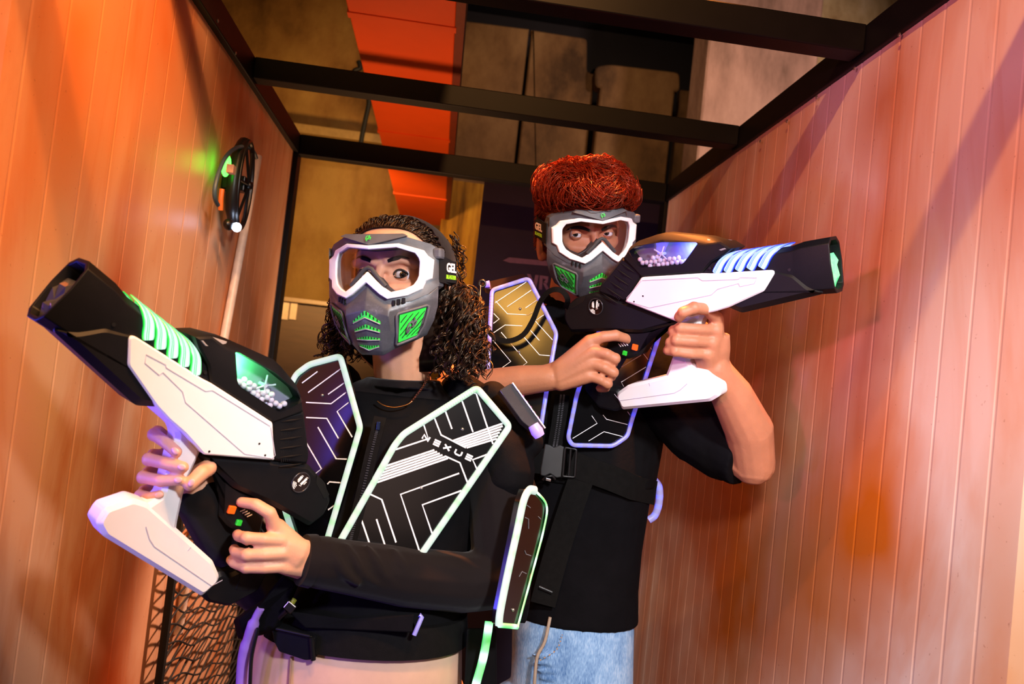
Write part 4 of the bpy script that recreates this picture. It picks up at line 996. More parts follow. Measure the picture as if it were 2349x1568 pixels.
# ---- the person with red-lit hair
M0 = P(1317, 1450, 1.76); pm = thing('person', 'person with tall wavy red-lit hair in a black t-shirt and jeans, standing behind, aiming right', 'person', V(M0.x, M0.y, 0))
mr = [(1312, 705, 1.80, 95, .066), (1318, 738, 1.80, 190, .080), (1324, 785, 1.795, 226, .095), (1325, 880, 1.785, 218, .104), (1328, 980, 1.775, 192, .108), (1334, 1100, 1.765, 163, .115), (1326, 1250, 1.76, 147, .11), (1320, 1340, 1.757, 145, .108), (1318, 1412, 1.755, 147, .110)]
hipM = [(1315, 1395, 1.755, 140, .104), (1313, 1520, 1.755, 139, .112), (1310, 1620, 1.755, 141, .115), (1308, 1700, 1.755, 139, .11)]
mb = MB(); head(mb, HM, 1.03)
mb.capsule([HM @ V(0, -.085, -.115), P(1312, 705, 1.80), P(1312, 745, 1.81)], [.054, .058, .068], 16)
mb.loft([ring(*r, sh=.02) for r in mr+hipM[1:]])
# right arm (image left): forearm across, hand on the pistol grip, index finger on the trigger
SRm, ERm, WRm = P(1128, 775, 1.78), P(1030, 915, 1.61), P(1262, 866, 1.557)
mb.capsule([SRm, ERm], [.052, .042], 14); mb.capsule([ERm, P(1127, 884, 1.588), P(1200, 872, 1.570), WRm], [.042, .0345, .0305, .0255], 16)
mb.tube([P(1240, 869, 1.564), P(1275, 862, 1.556), P(1310, 850, 1.551), P(1345, 832, 1.549)], [.0265, .028, .036, .036], 16, flat=.62, hint=fw)
for a in ([(1280, 846, 1.549), (1353, 783, 1.536)], [(1282, 858, 1.546), (1360, 806, 1.532)], [(1284, 868, 1.546), (1356, 834, 1.533)], [(1286, 878, 1.548), (1350, 862, 1.536)]):
    finger(mb, a, .0165, .0145)
finger(mb, [(1353, 782, 1.536), (1384, 772, 1.532), (1412, 769, 1.534), (1436, 776, 1.546), (1452, 783, 1.559)], .0128, .0092)
finger(mb, [(1362, 804, 1.530), (1392, 812, 1.522), (1411, 822, 1.524), (1407, 832, 1.549), (1392, 836, 1.569)], .0118, .0098)
finger(mb, [(1357, 832, 1.531), (1388, 843, 1.523), (1407, 854, 1.525), (1403, 863, 1.549), (1388, 866, 1.569)], .0115, .0096)
finger(mb, [(1350, 861, 1.534), (1378, 871, 1.528), (1394, 880, 1.530), (1390, 889, 1.552), (1376, 890, 1.568)], .0108, .0088)
finger(mb, [(1318, 815, 1.569), (1356, 790, 1.589), (1396, 784, 1.599)], .0140, .0110)
# left arm (image right): sleeve, elbow, forearm up to the foregrip
SLm, ELm, WLm = P(1512, 885, 1.74), P(1728, 1062, 1.60), P(1640, 846, 1.485)
mb.capsule([SLm, ELm], [.054, .044], 14); mb.capsule([ELm, P(1718, 985, 1.565), P(1678, 905, 1.520), WLm], [.043, .0475, .040, .029], 16)
mb.tube([P(1655, 870, 1.499), P(1638, 838, 1.486), P(1632, 805, 1.474), P(1630, 770, 1.466)], [.030, .031, .036, .036], 16, flat=.60, hint=fw)
for a in ([(1640, 835, 1.479), (1643, 732, 1.459)], [(1638, 838, 1.478), (1641, 757, 1.452)], [(1634, 840, 1.478), (1632, 786, 1.452)], [(1630, 842, 1.479), (1622, 812, 1.456)]):
    finger(mb, a, .0170, .0148)
finger(mb, [(1645, 732, 1.455), (1622, 709, 1.428), (1592, 706, 1.404), (1566, 716, 1.402), (1558, 727, 1.412)], .0122, .0102)
finger(mb, [(1643, 757, 1.452), (1600, 755, 1.438), (1560, 752, 1.434), (1544, 758, 1.446), (1546, 762, 1.466)], .0112, .0100)
finger(mb, [(1633, 785, 1.452), (1592, 783, 1.438), (1552, 780, 1.435), (1537, 785, 1.447), (1540, 789, 1.466)], .0110, .0098)
finger(mb, [(1622, 811, 1.456), (1584, 811, 1.444), (1549, 806, 1.441), (1532, 804, 1.452), (1530, 803, 1.466)], .0104, .0086)
finger(mb, [(1640, 800, 1.494), (1612, 750, 1.519), (1580, 735, 1.529)], .0145, .0115)
legs(mb, M0.x, M0.y, P(1308, 1700, 1.755).z+.02, .088, .088)
bodyM = remesh(mb, .0028, 5); bodyM.materials.append(skin_m); link('body', bodyM, pm, smooth=180)
nail(pm, 1452, 780, 1.550, (1, .8), .0048, tilt=(.5, .6, 0), mat=nl)
eyes(pm, HM, P(1120, 500, .5), skin_m, ('iris_dark', '2a2320'), x0=.0345, y0=-.007, lash=False, open_u=19, open_l=17, brow='1a0d0a', browp=[(.013, .004, -.0245), (.024, .0085, -.0265), (.036, .0105, -.0305), (.048, .008, -.038), (.057, .002, -.0465)])
# t-shirt
mb = MB(); mb.loft([ring(*r) for r in [(1312, 712, 1.80, 100, .070)]+mr[1:]])
mb.tube([P(1312, 735, 1.805), P(1322, 682, 1.795)], [.080, .068], 22)
mb.capsule([P(1470, 850, 1.76), SLm, P(1600, 985, 1.69), P(1660, 1030, 1.650)], [.07, .078, .074, .066], 16)
mb.capsule([P(1500, 850, 1.745), P(1600, 930, 1.695), P(1672, 985, 1.655)], [.07, .066, .056], 16)
mb.tube([P(1640, 1012, 1.665), P(1712, 1048, 1.612)], [.068, .064], 20)
mb.capsule([P(1180, 770, 1.78), SRm, P(1075, 855, 1.70)], [.07, .074, .066], 16)
me = remesh(mb, .0045, 5); me.materials.append(c_blk); link('t_shirt', me, pm, smooth=180)
# jeans
def denim():
    t = NT('washed_denim'); b = t.bsdf(lin('7f9fc6'), .8, 0, .2)
    no = t.noise(7, 4, .6, (1, 1, .7)); n2 = t.noise(420, 2, .5, (1, 1, .25)); ad = t.n('ShaderNodeMath', operation='MULTIPLY_ADD', i_1=.35); t.l(n2, 0, ad, 0); t.l(no, 0, ad, 2)
    r = t.ramp([(.45, lin('2f5c96')), (.66, lin('7fa3cc')), (.85, lin('b9cfe6'))]); t.l(ad, 0, r, 0); t.l(r, 0, b, 'Base Color')
    bp = t.n('ShaderNodeBump', i_Strength=.4, i_Distance=.002); t.l(n2, 0, bp, 'Height'); t.l(bp, 0, b, 'Normal'); return t.m
mb = MB(); mb.loft([ring(*r, sh=-.001) for r in hipM]); legs(mb, M0.x, M0.y, P(1308, 1700, 1.755).z+.03, .078, .096, .012, .10)
for k in range(5):
    c0 = P(1255+k*6, 1500+k*18, 1.652); mb.capsule([c0-CR*.03, c0-fw*.004, c0+CR*.05-CU*.012], [.004, .006, .003], 8)
me = remesh(mb, .0045, 3); me.materials.append(denim()); jn = link('jeans', me, pm, smooth=180)
fy = MB(); fy.tube(smoothpath([P(1262, 1415, 1.648), P(1250, 1470, 1.643), P(1232, 1508, 1.640), P(1226, 1568, 1.638)], 5), .0035, 8)
fy.build('fly', plain('denim_edge', '9a8a7a', .8), parent=jn, smooth=60)
mb = MB(); pp = smoothpath([P(1290, 1455, 1.641), P(1276, 1490, 1.637), P(1234, 1516, 1.637)], 9)
for i in range(0, len(pp)-1, 2): mb.tube([pp[i], pp[i].lerp(pp[i+1], .6)], .0012, 5)
mb.build('stitching', plain('gold_thread', 'b98a5a', .7), parent=jn, smooth=0)
shoes(pm, M0.x, M0.y-.02, .09, plain('grey_shoe', '6a6a6e', .6))
# hair: cap, volume and thousands of wavy locks
hr = plain('red_lit_hair', '6e1a08', .30, 0, .6, .5, 50)  # dark hair; the red of the overhead light is put into its colour
hr.node_tree.nodes['Principled BSDF'].inputs['Specular Tint'].default_value = (1, .6, .4, 1)
mb = MB(); r_ = random.Random(11); R3 = HM.to_3x3()
hc, hrd = V(.002, .064, -.103), V(.094, .064, .108)
def hsurf(d, k=1.0):
    b = 1+.07*math.sin(d.x*9+2)*math.sin(d.z*7+1)+.05*math.sin(d.y*6+d.x*5)+.10*max(0, 1-((d.x-.62)**2+(d.y-.6)**2)/.12)
    q = V(d.x*hrd.x, d.y*hrd.y, d.z*hrd.z)*b*k+hc
    return q
mb.loft([[HM @ hsurf(V(math.cos(e)*math.cos(a), math.sin(e), math.cos(e)*math.sin(a)), .90) for a in np.linspace(0, 2*PI, 33)[:-1]] for e in np.linspace(-1.0, 1.5, 15)])
rows = []
for y, a, zb, zf in ((.09, .074, -.205, -.055), (.05, .083, -.217, -.062), (.015, .084, -.217, -.085), (-.02, .084, -.215, -.105), (-.055, .078, -.20, -.125), (-.075, .06, -.18, -.14)):
    rows.append([HM @ V(a*math.cos(t), y, (zf+zb)/2+(zf-zb)/2*math.sin(t)) for t in np.linspace(0, 2*PI, 29)[:-1]])
mb.loft(rows)
for n in range(3400):
    d = V(r_.gauss(0, 1), r_.gauss(0, 1), r_.gauss(0, 1)).normalized()
    if d.y < -.55 or (d.z > .55 and d.y < -.25): continue
    p = hsurf(d, .93); nn = V(d.x/hrd.x, d.y/hrd.y, d.z/hrd.z).normalized()
    g = V(.45*math.sin(p.x*55+1)+.25, .7+.5*math.sin(p.z*40), .55+.6*math.sin(p.x*38+p.y*30)); t = (g-nn*g.dot(nn)).normalized(); sd = nn.cross(t)
    L_ = r_.uniform(.028, .060); c = r_.uniform(-1, 1)*1.5; pts = []; k = 6
    for i in range(k+1):
        u = i/k; pts.append(HM @ (p+t*(L_*u)+sd*(L_*.35*c*math.sin(u*2.6))+nn*(.016*math.sin(PI*min(1, u*.95))-.4*L_*L_*u*u/.09*.16)))
    th = r_.uniform(.0007, .0014); mb.tube(pts, [th*(1-.6*i/k) for i in range(k+1)], 4)
for n in range(900):                                       # short sides
    s = r_.choice((-1, 1)); y = r_.uniform(-.05, .05); z = r_.uniform(-.20, -.085); a = .083*math.sqrt(max(.05, 1-((z+.14)/.085)**2))
    p = V(s*a, y, z); pts = [HM @ (p+V(s*.003*u*3, -.010*u, -.007*u)) for u in (0, .5, 1)]; mb.tube(pts, [.0009, .0008, .0003], 4)
mb.build('hair', hr, pm, smooth=180, recalc=False)
# ------------------------------------------------------------------ the two light vests
class Plate:
    """a flat rigid plate; places on it are read off the photograph and laid into its plane"""
    def __init__(s, a, b, c):
        A, B, C = P(*a), P(*b), P(*c); s.o = A; s.n = (B-A).cross(C-A).normalized()
        if s.n.dot(C0-A) < 0: s.n = -s.n
    def at(s, px, py, off=0):
        r = P(px, py, 1)-C0; return C0+r*((s.o-C0).dot(s.n)/r.dot(s.n))+s.n*off
    def body(s, name, pts, th, mat, root, fil=8, bevel=.001):
        q = fillet(pts, fil, 4) if fil else pts
        return MB().loft([[s.at(x, y, -th) for x, y in q], [s.at(x, y, 0) for x, y in q]]).build(name, mat, root, smooth=30, bevel=bevel)
    def line(s, mb, pts, w, off=.0004, th=.0006): mb.ribbon([s.at(x, y, off) for x, y in pts], w, th, s.n)
    def led(s, name, pts, r, mat, root, fil=10, closed=True, off=.003):
        q = fillet(pts, fil, 5) if closed else pts
        q = [s.at(x, y, off) for x, y in q]
        if not closed: q = smoothpath(q, 6)
        mb = MB(); mb.tube(q, r, 10, closed=closed, flat=.7, hint=s.n); return mb.build(name, mat, root, smooth=60)
lw = glow('white_green_led', 'd2eee2', .72, '18f05a', .8, .026, .45)
lg = glow('green_led', '2ce860', .9, 'b8ffd0', 2.2, .045, -.2)
lv = glow('violet_led', '6a5cf0', .5, '3a4cff', 1.2, .022, .0)
lb = glow('blue_led', '0a0ad8', .7)
lp = glow('violet_capsule', '9a5cff', .9)
c4 = lambda L: [(650+x/2.903, 780+y/2.903) for x, y in L]
vw = thing('laser_vest', 'black vest with white and green glowing edges and chest lettering on the curly-haired person', 'vest', V(W0.x, W0.y, P(840, 1470, 1.38).z), 'light vests')
mb = MB(); mb.loft([ring(*r) for r in wr[1:]], cap=True)
mb.capsule([P(1055, 905, 1.44), P(1115, 958, 1.43), P(1146, 1040, 1.405), P(1156, 1085, 1.395)], [.042, .054, .058, .056], 16)
mb.capsule([P(770, 890, 1.43), P(712, 940, 1.42), P(690, 1000, 1.41)], [.050, .058, .058], 16)
mb.capsule([P(1130, 905, 1.415), P(1185, 965, 1.405), P(1212, 1015, 1.40)], [.026, .030, .028], 12)
me = remesh(mb, .0045, 6); me.materials.append(c_vst); link('vest_body', me, vw, smooth=180)
# chest plate, right of the picture
PR = Plate((1093, 892, 1.335), (777, 1252, 1.262), (1167, 976, 1.345))
outR = [(1093, 889), (1168, 977), (962, 1276), (930, 1322), (830, 1345), (757, 1292), (772, 1255), (905, 1020), (925, 995)]
b = PR.body('chest_plate', outR, .012, c_plt, vw)
PR.led('led_tube', outR, .0056, lw, b)
mb = MB()
for L in ([(1282, 350), (1395, 690)], [(1190, 405), (1262, 610)], [(1078, 470), (1122, 590)], [(1005, 515), (1050, 630), (1215, 715)], [(935, 565), (965, 655), (745, 728)], [(1075, 770), (1175, 815), (1225, 945)],
          [(1170, 885), (780, 1025), (905, 1400)], [(1185, 1000), (925, 1095), (990, 1285)], [(580, 1025), (655, 1060), (750, 1345)], [(510, 1165), (595, 1415)], [(620, 1190), (685, 1390), (745, 1425)], [(1355, 760), (1260, 795), (1290, 860)], [(1285, 350), (1268, 352)]):
    PR.line(mb, c4(L), .0026)
for k in range(6):
    t = k/5; PR.line(mb, c4([(1130+90*t, 668+47*t), (1470-50*t, 550+105*t)]), .0030)
    PR.line(mb, c4([(1005+90*t, 730+55*t), (680-55*t, 838+107*t)]), .0030)
mb.build('line_pattern', c_prt, parent=b, smooth=0)
for (x, y) in ((1192, 592), (918, 985), (628, 1395)):
    p = c4([(x, y)])[0]; MB().sphere(PR.at(*p, .0005), .0028, 10, 6).build('rivet', steel, parent=b)
# lettering N E X U S in broad strokes
ux, uy = math.cos(math.radians(24.8)), math.sin(math.radians(24.8))
GLY = {'N': [[(-1, -1), (-1, 1), (1, -1), (1, 1)]], 'E': [[(-1, 1), (1, 1)], [(-1, 0), (1, 0)], [(-1, -1), (1, -1)]], 'X': [[(-1, 1), (1, -1)], [(-1, -1), (1, 1)]],
       'U': [[(-1, 1), (-1, -.6), (-.6, -1), (.6, -1), (1, -.6), (1, 1)]], 'S': [[(1, 1), (-1, 1)], [(-1, .0), (1, .0)], [(1, -1), (-1, -1)]]}
for ch, cx_, cy_ in (('N', 950, 650), ('E', 1022, 684), ('X', 1090, 714), ('U', 1165, 748), ('S', 1235, 780)):
    mb = MB()
    for st in GLY[ch]:
        pts = [(cx_+(x*22)*ux+(-y*15)*-uy, cy_+(x*22)*uy+(-y*15)*ux) for x, y in st]
        PR.line(mb, c4(pts), .0029, .0006)
    mb.build('lettering', c_prt, parent=b, smooth=0)
# chest plate, left of the picture
PL = Plate((785, 818, 1.335), (828, 985, 1.300), (690, 1150, 1.330))
outL = [(783, 817), (829, 980), (748, 1254), (700, 1300), (640, 1120), (640, 940), (682, 858), (712, 836)]
b = PL.body('chest_plate', outL, .012, c_plt, vw)
PL.led('led_tube', outL, .0054, lw, b)
mb = MB(); cl = lambda L: [(640+x/3.267, 800+y/3.267) for x, y in L]
for L in ([(175, 255), (290, 170)], [(220, 327), (470, 145)], [(370, 340), (490, 255)], [(205, 400), (392, 410), (505, 325)], [(525, 400), (437, 468), (550, 660)], [(205, 513), (360, 520), (447, 670)], [(293, 585), (430, 822), (510, 825)], [(205, 700), (320, 898), (250, 953)], [(365, 1012), (380, 995), (470, 1002)], [(370, 1205), (415, 1172)]):
    PL.line(mb, cl(L), .0021)
mb.build('line_pattern', c_prt, parent=b, smooth=0)
MB().sphere(PL.at(*cl([(327, 347)])[0], .0005), .0026, 10, 6).build('rivet', steel, parent=b)
# zip
zf = [P(873, 957, 1.300), P(866, 985, 1.292), P(850, 1050, 1.284), P(832, 1130, 1.278), P(812, 1210, 1.272), P(800, 1260, 1.270)]
zp = MB().ribbon(smoothpath(zf, 4), .020, .003, -fw).build('zip_tape', c_web, vw, smooth=30)
mb = MB(); zz = smoothpath(zf[1:], 14)
for p in zz: mb.box(tuple(p-fw*.004-V(.0022, .001, .0009)), tuple(p-fw*.004+V(.0022, .001, .0009)))
mb.build('zip_teeth', plain('zip_metal', '4a4a50', .3, .6), parent=zp, smooth=0)
MB().box((-.003, -.002, -.008), (.003, .002, .006), M=Matrix.Translation(P(868, 975, 1.286))).build('zip_slider', plain('blue_steel', '30406a', .25, .9), parent=zp, smooth=0, bevel=.001)
# shoulder box
PB = Plate((1145, 894, 1.345), (1250, 985, 1.345), (1173, 877, 1.357))
sbx = PB.body('shoulder_box', [(1146, 894), (1174, 877), (1250, 982), (1232, 994), (1198, 966)], .016, plain('box_gloss', '34363c', .18, .3, .8, .1, coat=.5), vw, 3)
mb = MB(); mb.tube([PB.at(1175, 878, .001), PB.at(1250, 982, .001)], .0016, 8); mb.build('edge_highlight', steel, parent=sbx)  # bright tube shaped as the highlight along the box edge
for px, py in ((1200, 908), (1208.5, 921), (1217.5, 933), (1226, 945.5), (1234.5, 957)):
    MB().sphere(PB.at(px, py, -.006), .0042, 12, 8).build('light_bead', plain('violet_bead', '5a3a8c', .2, .1, .6, 0, coat=.5), parent=sbx)
MB().tube([PB.at(1222, 975, .002), PB.at(1231, 990, .002), PB.at(1238, 1000, .0)], [.009, .011, .009], 14).build('light_capsule', lp, parent=sbx)
# hanging side plate
PS = Plate((1195, 1160, 1.295), (1140, 1430, 1.245), (1250, 1160, 1.355))
outS = [(1204, 1121), (1222, 1122), (1251, 1157), (1245, 1208), (1216, 1319), (1184, 1437), (1141, 1432), (1144, 1400), (1178, 1228), (1193, 1150)]
b = PS.body('side_plate', outS, .012, c_plt, vw, 4)
PS.led('led_tube', [(1141, 1432), (1144, 1400), (1162, 1310), (1182, 1220), (1197, 1150), (1210, 1124), (1224, 1124)], .0075, lw, b, closed=False)
PS.led('led_tube', [(1224, 1124), (1250, 1157), (1245, 1208), (1216, 1319), (1184, 1436)], .0022, lg, b, closed=False)
PS.led('led_tube', [(1184, 1436), (1141, 1432)], .0040, lg, b, closed=False)
mb = MB()
for L in ([(1208, 1158), (1216, 1164)], [(1204, 1186), (1212, 1190), (1212, 1212)], [(1240, 1190), (1234, 1184)], [(1203, 1262), (1206, 1270), (1218, 1274)], [(1190, 1322), (1197, 1310), (1207, 1315)]):
    PS.line(mb, L, .0012)
mb.build('line_pattern', plain('printed_grey', '6a6a70', .5, var=0), parent=b, smooth=0)
MB().sphere(PS.at(1176, 1398, .0005), .0028, 10, 6).build('rivet', steel, parent=b)
mb = MB(); mb.tube(smoothpath([P(1122, 1425, 1.33), P(1118, 1455, 1.325), P(1108, 1510, 1.32), P(1092, 1568, 1.315), P(1075, 1640, 1.31)], 6), .0070, 10); mb.build('led_tube', lg, vw, smooth=60)
mb = MB(); mb.loft([[P(1070, 1440, 1.36), P(1135, 1440, 1.40), P(1140, 1640, 1.40), P(1062, 1640, 1.35)], [P(1070, 1440, 1.33), P(1140, 1440, 1.37), P(1140, 1640, 1.36), P(1062, 1640, 1.315)]]); mb.build('side_flap', c_vst, vw, smooth=0, bevel=.004)
mb = MB(); mb.loft([[P(1160, 1085, 1.42), P(1225, 1085, 1.43), P(1210, 1430, 1.42), P(1165, 1430, 1.39)], [P(1172, 1095, 1.375), P(1238, 1130, 1.41), P(1215, 1390, 1.40), P(1160, 1425, 1.34)]]); mb.build('side_hanger', c_vst, vw, smooth=0, bevel=.006)
# waist belt with buckle, plug and blue strip
bl = [(846, 1386, 1.38, 222, .121), (842, 1420, 1.378, 227, .124), (838, 1449, 1.376, 231, .126)]
mb = MB(); mb.loft([ring(*r, sh=-.004, n=48) for r in bl]); mb.build('waist_belt', c_web, vw, smooth=40)
bk = MB(); PK = Plate((630, 1440, 1.256), (716, 1470, 1.246), (640, 1505, 1.256))
bko = PK.body('belt_buckle', [(622, 1436), (712, 1458), (722, 1462), (722, 1512), (700, 1514), (640, 1494), (628, 1470)], .02, c_buc, vw, 5, .003)
mb = MB(); mb.tube([PK.at(716, 1460, .002), PK.at(720, 1512, .002)], .004, 8); mb.tube([PK.at(634, 1440, .001), PK.at(712, 1458, .001)], .003, 8); mb.build('buckle_bar', c_buc, parent=bko, smooth=60)
plg = MB().box((-.008, -.006, -.007), (.008, .006, .007), M=Matrix.Translation(P(666, 1390, 1.235)) @ Matrix.Rotation(.6, 4, 'Y')).build('metal_plug', plain('nickel', 'd8d8dc', .2, 1), vw, smooth=0, bevel=.0015)
MB().tube([P(668, 1386, 1.235), P(676, 1374, 1.236)], .004, 8).build('plug_tip', plain('brass_tip', '8a8a2c', .4, .3), parent=plg, smooth=60)
MB().tube([P(660, 1398, 1.237), P(640, 1415, 1.25), P(625, 1440, 1.26)], .005, 8).build('plug_cable', c_buc, parent=plg, smooth=60)
MB().tube([P(962, 1410, 1.262), P(968, 1414, 1.262), P(950, 1456, 1.256)], .0038, 8).build('blue_strip', lb, vw, smooth=60)
MB().loft([[P(790, 1418, 1.262), P(950, 1408, 1.262), P(945, 1450, 1.257), P(700, 1440, 1.257), P(660, 1400, 1.257)], [P(790, 1418, 1.254), P(950, 1408, 1.254), P(945, 1450, 1.248), P(700, 1440, 1.248), P(660, 1400, 1.25)]]).build('pocket_flap', c_vst, vw, smooth=0, bevel=.002)
lil = plain('lilac_tube', '9a74c8', .45, 0, .4, .05)
MB().tube(smoothpath([P(598, 1395, 1.235), P(585, 1420, 1.238), P(570, 1468, 1.245), P(560, 1520, 1.25), P(556, 1600, 1.25)], 5), [.006]*6+[.009]*5+[.011]*10, 12).build('lilac_tube', lil, vw, smooth=60)
MB().tube(smoothpath([P(592, 1440, 1.23), P(578, 1500, 1.228), P(574, 1560, 1.225), P(572, 1640, 1.225)], 5), .0030, 8).build('hanging_cord', c_buc, vw, smooth=60)
MB().loft([[P(600, 1375, 1.26), P(655, 1310, 1.26), P(690, 1330, 1.27), P(640, 1450, 1.27), P(545, 1468, 1.28), P(533, 1420, 1.28)], [P(600, 1380, 1.235), P(650, 1320, 1.235), P(680, 1340, 1.24), P(630, 1440, 1.245), P(560, 1455, 1.25), P(548, 1420, 1.25)]]).build('front_pouch', c_vst, vw, smooth=0, bevel=.004)
# ---- vest of the person with red-lit hair
vm = thing('laser_vest', 'black vest with violet glowing edges on the person with red-lit hair', 'vest', V(M0.x, M0.y, P(1325, 1100, 1.765).z), 'light vests')
mb = MB(); mb.loft([ring(*r, sh=-.007) for r in mr[1:6]])
mb.capsule([P(1180, 735, 1.80), P(1135, 770, 1.79)], [.05, .07], 14); mb.capsule([P(1450, 760, 1.80), P(1495, 820, 1.785)], [.05, .065], 14)
me = remesh(mb, .0045, 6); me.materials.append(c_vst); link('vest_body', me, vm, smooth=180)
QL = Plate((1210, 641, 1.658), (1122, 860, 1.625), (1276, 770, 1.622))
outl = [(1129, 666), (1213, 639), (1277, 765), (1258, 872), (1238, 1000), (1160, 1000), (1118, 880)]
b = QL.body('chest_plate', outl, .012, c_plt, vm); QL.led('led_tube', outl, .0045, lv, b)
c7 = lambda L: [(1080+x/3.408, 600+y/3.408) for x, y in L]
mb = MB()
for L in ([(190, 322), (435, 158), (425, 148)], [(285, 352), (485, 215)], [(428, 362), (530, 292)], [(195, 308), (288, 408), (450, 416), (482, 396)], [(180, 405), (222, 448), (178, 482)], [(175, 558), (268, 495), (405, 502)], [(580, 410), (503, 462), (640, 612)], [(448, 516), (537, 616)],
          [(400, 570), (537, 728), (618, 735)], [(238, 552), (440, 788), (330, 870)], [(175, 615), (313, 780), (165, 885)]):
    QL.line(mb, c7(L), .0015)
mb.build('line_pattern', c_prt, parent=b, smooth=0)
for p in ((385, 368), (376, 706)): MB().sphere(QL.at(*c7([p])[0], .0004), .0030, 10, 6).build('rivet', steel, parent=b)
QR = Plate((1515, 752, 1.655), (1440, 1000, 1.650), (1303, 1005, 1.622))
outr = [(1395, 742), (1518, 748), (1449, 960), (1438, 1000), (1405, 1022), (1312, 1020), (1302, 1004), (1322, 905), (1372, 760)]
b = QR.body('chest_plate', outr, .012, c_plt, vm); QR.led('led_tube', outr, .0045, lv, b)
mb = MB()
for L in ([(795, 1380), (987, 1262), (945, 1203)], [(1033, 1197), (1060, 1230), (1225, 1272)], [(920, 1400), (1040, 1327), (1185, 1365)], [(1440, 600), (1380, 632), (1412, 685)], [(1338, 705), (1385, 765)], [(1330, 730), (1175, 822)], [(1368, 822), (1175, 940), (1200, 985)], [(1225, 1172), (1245, 1200)], [(1105, 995), (1125, 1030)]):
    QR.line(mb, c7(L), .0013)
mb.build('line_pattern', c_prt, parent=b, smooth=0)
# shoulder box with capsule, knob and wire
QB = Plate((1103, 652, 1.70), (1208, 630, 1.70), (1125, 670, 1.672))
sb2 = QB.body('shoulder_box', [(1103, 649), (1200, 627), (1209, 634), (1211, 642), (1128, 664), (1112, 660)], .014, plain('box_gloss_black', '1a1416', .25, .1, .7, .1, coat=.4), vm, 3)
MB().tube([QB.at(1113, 656, .004), QB.at(1124, 654.5, .004)], [.0065, .0075], 12).build('light_capsule', lp, parent=sb2)
MB().tube([QB.at(1108, 659, .010)+V(.007*math.cos(t), 0, .007*math.sin(t)) for t in np.linspace(0, 2*PI, 15)[:-1]], .0026, 8, closed=True).build('knob', c_buc, parent=sb2, smooth=60)
MB().tube([QB.at(1105, 664, .012), P(1101, 685, 1.66), P(1098, 704, 1.655)], .0008, 6).build('wire', steel, parent=sb2, smooth=60)
# zip, side strap, chest buckle
zf = [P(1290, 905, 1.642), P(1283, 960, 1.640), P(1273, 1022, 1.640)]
zp = MB().ribbon(smoothpath(zf, 4), .030, .003, -fw).build('zip_tape', c_web, vm, smooth=30)
mb = MB()
for p in smoothpath(zf, 16):
    for s in (-1, 1): mb.box(tuple(p-fw*.004+CR*(s*.0032)-V(.0020, .001, .0008)), tuple(p-fw*.004+CR*(s*.0032)+V(.0020, .001, .0008)))
mb.build('zip_teeth', plain('zip_metal', '4a4a50', .3, .6), parent=zp, smooth=0)
QK = Plate((1240, 1020, 1.632), (1322, 1025, 1.632), (1240, 1100, 1.630))
bko = QK.body('chest_buckle', [(1250, 1018), (1262, 1020), (1270, 1026), (1285, 1020), (1296, 1026), (1288, 1094), (1276, 1096), (1262, 1086), (1250, 1092), (1240, 1090), (1240, 1075)], .012, plain('buckle_grey', '2b2b2d', .45, 0, .5, .1), vm, 3, .002)
fr2 = [(1296, 1026), (1322, 1030), (1318, 1094), (1290, 1092)]
mb = MB(); mb.tube([QK.at(x, y, .0) for x, y in fillet(fr2, 4, 3)], .0032, 8, closed=True); mb.tube([QK.at(1309, 1028, 0), QK.at(1304, 1092, 0)], .003, 8); mb.build('buckle_frame', c_buc, parent=bko, smooth=60)
mb = MB(); mb.box((-.0055, -.003, -.003), (.0055, .003, .003), M=Matrix.Translation(QK.at(1257, 1099, .004)) @ Matrix.Rotation(.15, 4, 'Y')); mb.build('metal_tip', plain('nickel', 'd8d8dc', .2, 1), parent=bko, smooth=0, bevel=.001)
mb = MB(); mb.tube([QK.at(1246, 1100, .002), QK.at(1252, 1092, .006), QK.at(1266, 1090, .006), QK.at(1273, 1099, .002)], .003, 8); mb.build('cord_loop', c_buc, parent=bko, smooth=60)
mb = MB(); mb.ribbon([QK.at(1215, 1055, -.006), QK.at(1250, 1058, -.004)], .052, .002, -fw); mb.ribbon([QK.at(1308, 1062, -.002), P(1400, 1095, 1.638), P(1455, 1118, 1.665), P(1502, 1130, 1.74)], .052, .003, [-fw, -fw, -fw, -fw+CR]); mb.build('chest_strap', c_web, vm, smooth=30)
MB().ribbon(smoothpath([P(1350, 1050, 1.637), P(1318, 1140, 1.636), P(1285, 1240, 1.640), P(1262, 1320, 1.640), P(1245, 1385, 1.638)], 4), [.052]*17, .003, -fw).build('hanging_strap', c_web, vm, smooth=30)
MB().tube([P(1236, 1345, 1.636), P(1266, 1358, 1.636)], .005, 8).build('strap_slider', c_buc, vm, smooth=60)
MB().tube(smoothpath([P(1494, 1095, 1.80), P(1511, 1115, 1.80), P(1512, 1150, 1.80), P(1503, 1180, 1.80), P(1488, 1192, 1.80)], 6), .0085, 10).build('led_tube', lv, vm, smooth=60)
# wrist strap of the blue blaster, looping back over the left chest plate
sp = smoothpath([P(1298, 706, 1.600), P(1302, 686, 1.566), P(1290, 668, 1.566), P(1272, 664, 1.570), P(1255, 672, 1.580), P(1238, 695, 1.592), P(1222, 735, 1.598), P(1200, 768, 1.600), P(1168, 782, 1.602), P(1140, 776, 1.606), P(1120, 758, 1.61), P(1108, 735, 1.612)], 4)
sto = MB().ribbon(sp, .0105, .0016, [(-fw+CU*.3)]*len(sp)).build('wrist_strap', c_web, gm, smooth=50)
